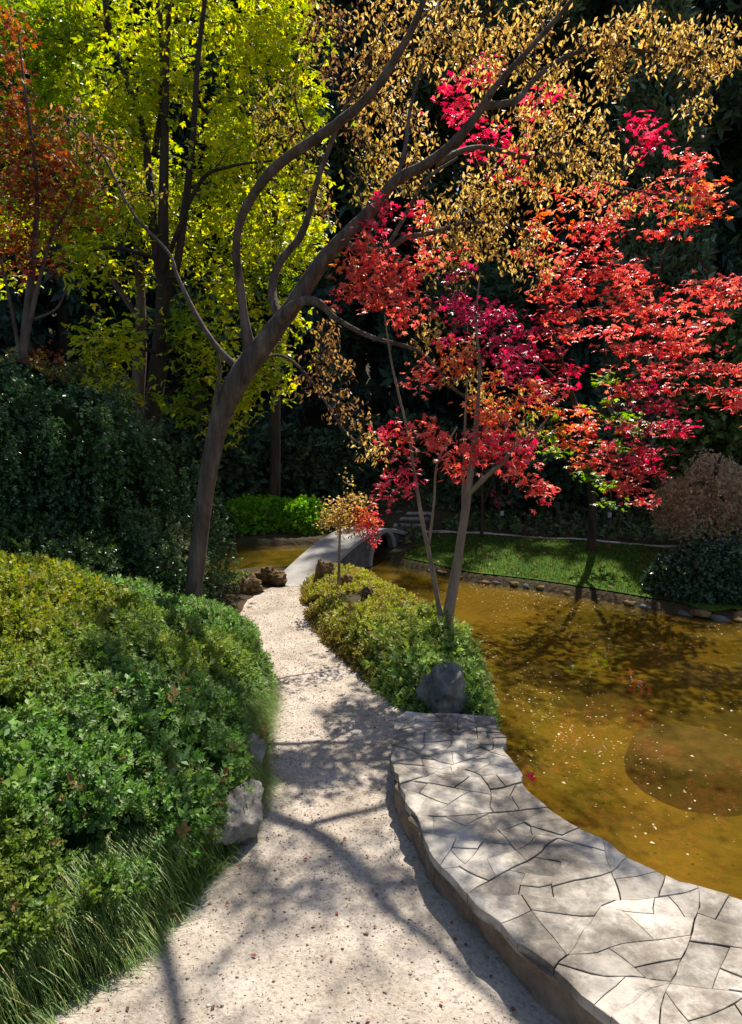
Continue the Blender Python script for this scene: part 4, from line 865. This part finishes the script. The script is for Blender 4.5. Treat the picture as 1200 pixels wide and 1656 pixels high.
def bed_col(p):
    n = len(p); w = sstep(5.6, 7.6, p[:, 1] + .8 * fbm(p * 1.3, 2, 66))[:, None]; e = sstep(.16, .02, sdist(p[:, 0], p[:, 1], isl))[:, None] * sstep(5.6, 6.2, p[:, 1])[:, None]
    a = palette(n, [(.2, .33, .06), (.28, .4, .09), (.14, .24, .045), (.36, .44, .15)]); b = palette(n, [(.34, .36, .04), (.42, .4, .06), (.25, .28, .035), (.3, .22, .06)]); c = palette(n, [(.2, .12, .03), (.26, .18, .03), (.14, .09, .03)])
    q = a * (1 - w) + b * w; return q * (1 - e * .8) + c * e * .8
link('foliage', shrub_foliage(Vi, quads_to_tris(Fi), 24000, .062, SPRIG7, None, (.03, .05), -.1, M['leaf_hedge'], colf=bed_col, keep=lambda p: (.8 * fbm(p * 2.6, 2, 71) + 1.0 - sstep(6.6, 8.0, p[:, 1]) * .75 > rng.random(len(p)) * .7) & (np.hypot(p[:, 0] - G(722, 1148, .05)[0], p[:, 1] - G(722, 1148, .05)[1]) > .13)), bed, 'stuff')
link('shoots', shrub_foliage(Vi, quads_to_tris(Fi), 1500, .13, SPRIG7, None, (.0, .06), -.5, M['leaf_hedge'], 'shoots', .6, bed_col, lambda p: (p[:, 1] < 7.4) & (fbm(p * 2.5, 2, 3) > -.1) & (sdist(p[:, 0], p[:, 1], isl) > .1)), bed, 'stuff')
# moss and grass patch left of the bridge end
pc = G(355, 945, 0); simple_shrub('moss_mound', 'flat yellow-green moss mound behind the leaning trunk near the water', (pc[0], pc[1] + .1, -.02), (.6, .5, .12), 2600, .05, [(.2, .24, .03), (.26, .28, .05), (.14, .18, .03)], SPRIG5, 44, .1, low=0, cat='moss')

# ------------------------------------------------------------------ shaded wood behind
def crown_mesh(kind, seed):
    rr = np.random.default_rng(seed); n = 5200
    if kind == 'cypress':
        t = rr.random(n) ** .8; R = 2.0 * np.sin(np.pi * np.clip(t * .86 + .12, 0, 1)) ** .8; a = rr.random(n) * 2 * np.pi
        lob = 1 + .3 * vnoise(np.c_[np.cos(a) * 1.6, np.sin(a) * 1.6, t * 9] + seed, seed)
        rad = R * lob * rr.uniform(.72, 1.0, n); pos = np.c_[np.cos(a) * rad, np.sin(a) * rad, 1.0 + t * 19]; ax = np.c_[np.cos(a) * .4, np.sin(a) * .4, np.ones(n)] + rr.normal(size=(n, 3)) * .3
        cols = [(.05, .10, .065), (.075, .125, .075), (.035, .07, .05)]; size = .85
    elif kind == 'fir':
        t = rr.random(n) ** .75; a = np.round(rr.random(n) * 9 + rr.normal(size=n) * .13) / 9 * 2 * np.pi + np.floor(t * 16) * 1.3; R = 4.2 * (1 - t) ** .8 + .3; rad = R * np.sqrt(rr.random(n))
        z = 1.5 + np.floor(t * 16) / 16 * 19 + rr.normal(size=n) * .25 - rad * .28; pos = np.c_[np.cos(a) * rad, np.sin(a) * rad, z]; ax = np.c_[np.cos(a), np.sin(a), -.5 * np.ones(n)] + rr.normal(size=(n, 3)) * .35
        cols = [(.04, .075, .055), (.055, .10, .065), (.028, .052, .042)]; size = .9
    else:
        cc = np.c_[rr.normal(size=(34, 2)) * 2.1, rr.uniform(3, 18, 34)]; k = rr.integers(0, 34, n); u = norm(rr.normal(size=(n, 3))); u[:, 2] = np.abs(u[:, 2]) * .9 - .2
        pos = cc[k] + u * rr.uniform(.8, 1.0, (n, 1)) * np.array([1.9, 1.9, 1.3]); ax = u + rr.normal(size=(n, 3)) * .6
        cols = [(.06, .095, .04), (.085, .12, .05), (.04, .065, .03)]; size = .7
    return scatter(pos, ax, size * rr.uniform(.6, 1.2, n), TUFT, palette(n, cols), None, 1)
protos = []
for kind, sd_ in (('cypress', 3), ('fir', 5), ('broad', 7), ('broad', 12)):
    V, F, C = crown_mesh(kind, sd_); cm = mesh('crown', V, F, M['leaf_dark'], C)
    q = np.array([(0, 0, -.5), (.1, 0, 5), (0, .1, 11), (.05, 0, 17)]); V, F = tube(catmull(q, 4), np.interp(np.arange(13), [0, 12], [.34, .07]), 9, .1); protos.append((kind, mesh('trunk', V, F, M['bark_dark'], smooth=True), cm))
WOODLAB = {'cypress': 'dark columnar evergreen standing in the shaded wood behind the pond', 'fir': 'dark layered conifer standing in the shaded wood behind the pond', 'broad': 'dark broad-crowned evergreen standing in the shaded wood behind the pond'}
fr_ = random.Random(21); spots = []
for row, (yy, step, jit) in enumerate([(28, 4.2, 1.2), (32.5, 4.2, 1.3), (38, 4.6, 1.5)]):
    x = -yy * .62 - 3
    while x < yy * .62 + 3:
        spots.append((x + fr_.uniform(-jit, jit), yy + fr_.uniform(-1.5, 1.5), row)); x += step
spots += [(3.6, 43, 9), (2.2, 29.5, 8), (4.4, 31, 8), (.6, 30, 8)]
for x, yy, row in spots:
    ang = (x / yy) * FPX + 600
    if abs(ang - 705) < 92 and row < 8: continue                      # a gap in the wood where the sky shows
    kind, tm, cm = protos[fr_.choice([0, 1, 1, 2, 3])]
    z = float(land(np.array([x]), np.array([yy]))[0])
    t = thing('evergreen_tree', WOODLAB[kind], 'tree', (x, yy, z), 'dark ' + kind + ' trees of the wood')
    for nm, me, kd in (('trunk', tm, None), ('crown', cm, 'stuff')):
        o = bpy.data.objects.new(nm, me); sc.collection.objects.link(o); o.parent = t
        if kd: o['kind'] = kd
    s = fr_.uniform(.85, 1.15) * (.6 if row == 9 else .42 if row == 8 else 1); t.scale = (s, s, s * fr_.uniform(.92, 1.12)); t.rotation_euler = (0, 0, fr_.uniform(0, 6.28))
# dark undergrowth at the foot of the wood
Vd, Qd = dome((0, 0, 0), 1.6, 1.2, 1.3, 90, .16, 1.2); um = [shrub_foliage(Vd, quads_to_tris(Qd), 1800, .28, SPRIG5, [(.035, .06, .025), (.055, .085, .035), (.025, .042, .02)], (.15, .1), .1, M['leaf_dark'])]
im = mesh('inner_twigs', Vd * .9, Qd, M['inner'], smooth=True)
ORD = ['leftmost', 'second', 'third', 'fourth', 'fifth', 'sixth', 'seventh', 'eighth', 'ninth', 'tenth', 'eleventh', 'twelfth', 'thirteenth', 'fourteenth', 'fifteenth', 'rightmost']
for un, (px, yy) in enumerate(sorted([(300, 16.5), (380, 17.5), (455, 18), (520, 18.5), (250, 18), (180, 17), (560, 20), (850, 17.5), (640, 21), (780, 20.5), (930, 20), (1010, 18.5), (1100, 17.5), (1190, 16.5), (80, 17), (1240, 15)])):
    x = (px - 600) / FPX * yy; z = float(land(np.array([x]), np.array([yy]))[0])
    t = thing('laurel_shrub', (ORD[un] + ' dark laurel shrub' if un in (0, 15) else ORD[un] + ' dark laurel shrub from the left') + ' along the foot of the wood', 'shrub', (x, yy, z), 'dark undergrowth shrubs')
    for nm, me, kd in (('inner_twigs', im, None), ('foliage', um[0], 'stuff')):
        o = bpy.data.objects.new(nm, me); sc.collection.objects.link(o); o.parent = t
        if kd: o['kind'] = kd
    s = fr_.uniform(.8, 1.35); t.scale = (s, s, s); t.rotation_euler = (0, 0, fr_.uniform(0, 6.28))
nI = 16000; xy = np.c_[rng.uniform(-11, 13, nI), rng.uniform(12.2, 26, nI)]; kk = (sdist(xy[:, 0], xy[:, 1], pond) < -.5) & (sdist(xy[:, 0], xy[:, 1], np.array(lawn_back + back2[::-1])) < -.1) & (sdist(xy[:, 0], xy[:, 1], np.array(far_line + lawn_back[::-1])) < -.05); kk &= np.hypot(xy[:, 0] - 1.0, xy[:, 1] - 15.3) > .95; xy = xy[kk]; nI = len(xy)
V, F, C = scatter(np.c_[xy, land(xy[:, 0], xy[:, 1]) + .02], np.c_[rng.normal(size=(nI, 2)) * .8, np.ones(nI)], rng.uniform(.08, .24, nI), SPRIG5, palette(nI, [(.06, .10, .03), (.085, .125, .04), (.10, .10, .045), (.04, .065, .025)]), None, 1)
link('ground_ivy', mesh('ground_ivy', V, F, M['leaf_dark'], C), kind='stuff')
# teal-green slim cypress that catches light
tc_ = thing('blue_cypress', 'slim grey-green cypress lit at the upper right of the wood', 'tree', (*P(1060, 300, 17)[:2], 1.0))
pos_n = 4200; a = rng.random(pos_n) * 2 * np.pi; t_ = rng.random(pos_n); R = .95 * np.sin(np.pi * np.clip(t_ * .8 + .18, 0, 1)) ** .7 * (1 + .25 * vnoise(np.c_[np.cos(a) * 1.5, np.sin(a) * 1.5, t_ * 7], 6))
bxp = P(1065, 300, 17); pos = np.c_[bxp[0] + np.cos(a) * R, 17 + np.sin(a) * R, .8 + t_ * 11.0]
V, F, C = scatter(pos, np.c_[np.cos(a) * .3, np.sin(a) * .3, np.ones(pos_n)] + rng.normal(size=(pos_n, 3)) * .25, .45 * rng.uniform(.6, 1.2, pos_n), TUFT, palette(pos_n, [(.14, .2, .12), (.19, .25, .14), (.09, .14, .09)]), None, 1)
link('foliage', mesh('foliage', V, F, M['leaf_dark'], C), tc_, 'stuff')
V, F = tube(catmull(np.array([(bxp[0], 17, .0), (bxp[0] + .05, 17, 5), (bxp[0], 17, 11)]), 5), np.interp(np.arange(11), [0, 10], [.16, .03]), 8, .1); link('trunk', mesh('trunk', V, F, M['bark_dark'], smooth=True), tc_)

# ------------------------------------------------------------------ small things
nF = 3400                                                                    # petals and leaf bits on the water
xy = np.c_[rng.uniform(-.2, 5.5, nF * 3), rng.uniform(2.2, 10.5, nF * 3)]; w = fbm(np.c_[xy * .8, xy[:, :1] * 0], 3, 15) + .9 * np.exp(-((xy[:, 0] - mound_c[0]) ** 2 + (xy[:, 1] - mound_c[1]) ** 2) / .8)
k = (sdist(xy[:, 0], xy[:, 1], pond) > .05) & (w + rng.normal(size=len(w)) * .5 > .25); xy = xy[k][:nF]; n = len(xy)
V, F, C = scatter(np.c_[xy, np.full(n, WZ + .003) + rng.uniform(0, .003, n)], np.c_[rng.normal(size=(n, 2)), np.zeros(n)], rng.lognormal(-4.35, .5, n).clip(.005, .034), OVATE, palette(n, [(.46, .36, .2), (.4, .28, .11), (.55, .46, .32), (.3, .18, .06), (.42, .22, .08)]), np.array([0, 0, 4.]), .3, 1.5)
link('floating_petals', mesh('floating_petals', V, F, M['petal'], C), kind='stuff')
nF = 620; ti = rng.integers(0, 400, nF); v = rng.beta(.6, .6, nF); PA, PB = resample(path_l, 400), resample(path_r, 400); xy = PA[ti] * (1 - v[:, None]) + PB[ti] * v[:, None]
V, F, C = scatter(np.c_[xy, pathz(xy[:, 0], xy[:, 1]) + .006], np.c_[rng.normal(size=(nF, 2)), rng.normal(size=nF) * .3], rng.uniform(.008, .028, nF), OVATE, palette(nF, [(.2, .1, .04), (.3, .16, .06), (.12, .07, .04), (.34, .08, .04)]), np.array([0, 0, 1.5]), .5, 1.2)
nL = 260; LA, LB = resample(far_line, 300), resample(lawn_back, 300); ti = rng.integers(0, 210, nL); v = rng.random(nL); xl = LA[ti] * (1 - v[:, None]) + LB[ti] * v[:, None]
V2_, F2_, C2_ = scatter(np.c_[xl, land(xl[:, 0], xl[:, 1]) + .05], np.c_[rng.normal(size=(nL, 2)), rng.normal(size=nL) * .3], rng.uniform(.03, .06, nL), MAPLE5, palette(nL, [(.4, .06, .05), (.34, .2, .06), (.25, .12, .05)]), np.array([0, 0, 1.5]), .5)
V, F, C = joinvf([(V, F, C), (V2_, F2_, C2_)])
link('fallen_leaves', mesh('fallen_leaves', V, F, M['petal'], C), kind='stuff')
p = G(856, 1266, .17); V, F, C = scatter(np.array([p + np.array([0, 0, .03])]), np.array([[.4, -.3, .8]]), np.array([.055]), MAPLE5, np.array([[.6, .02, .08]]), np.array([0, -1., .3]), .1, 1.2)
o = link('fallen_leaf', mesh('fallen_leaf', V, F, M['petal'], C)); tag(o, 'single pink maple leaf caught on the pond edge of the terrace', 'leaf')
# wooden edging board behind the pale rock
q0, q1 = G(424, 1252, 0), G(429, 1205, 0); V = [(*q0[:2], 0), (*q1[:2], 0), (*q1[:2], .15), (*q0[:2], .13)]; V = np.array(V); V2 = V + np.array([-.025, 0, 0])
tag(link('edging_board', mesh('edging_board', np.vstack([V, V2]), [(0, 1, 2, 3), (7, 6, 5, 4), (0, 4, 5, 1), (3, 2, 6, 7), (0, 3, 7, 4), (1, 5, 6, 2)], M['wood_edge'])), 'short orange-brown wooden edging board beside the path at the hedge foot', 'board')
# plant plaques on the far lawn
for px, py, yy, lab in ((986, 833, 13.2, 'small pale plant plaque on a stake beneath the red maple'), (812, 830, 14.6, 'small pale plant plaque on a stake near the slim sapling')):
    c = P(px, py, yy); z0 = float(land(np.array([c[0]]), np.array([yy]))[0]); t = thing('plant_plaque', lab, 'plaque', (c[0], yy, z0), 'plant plaques')
    a, b = .035, .05; V = [(c[0] + sx * a, yy + sy * .006, c[2] + sz_ * b) for sy in (-1, 1) for sx, sz_ in ((-1, -1), (1, -1), (1, 1), (-1, 1))]
    link('plate', mesh('plate', V, [(0, 1, 2, 3), (7, 6, 5, 4), (0, 4, 5, 1), (3, 2, 6, 7), (0, 3, 7, 4), (1, 5, 6, 2)], M['plaque']), t)
    V, F = tube(np.array([(c[0], yy + .015, z0 - .05), (c[0], yy + .015, (z0 + c[2]) / 2), (c[0], yy + .015, c[2])]), [.008] * 3, 6); link('stake', mesh('stake', V, F, M['bark_dark']), t)
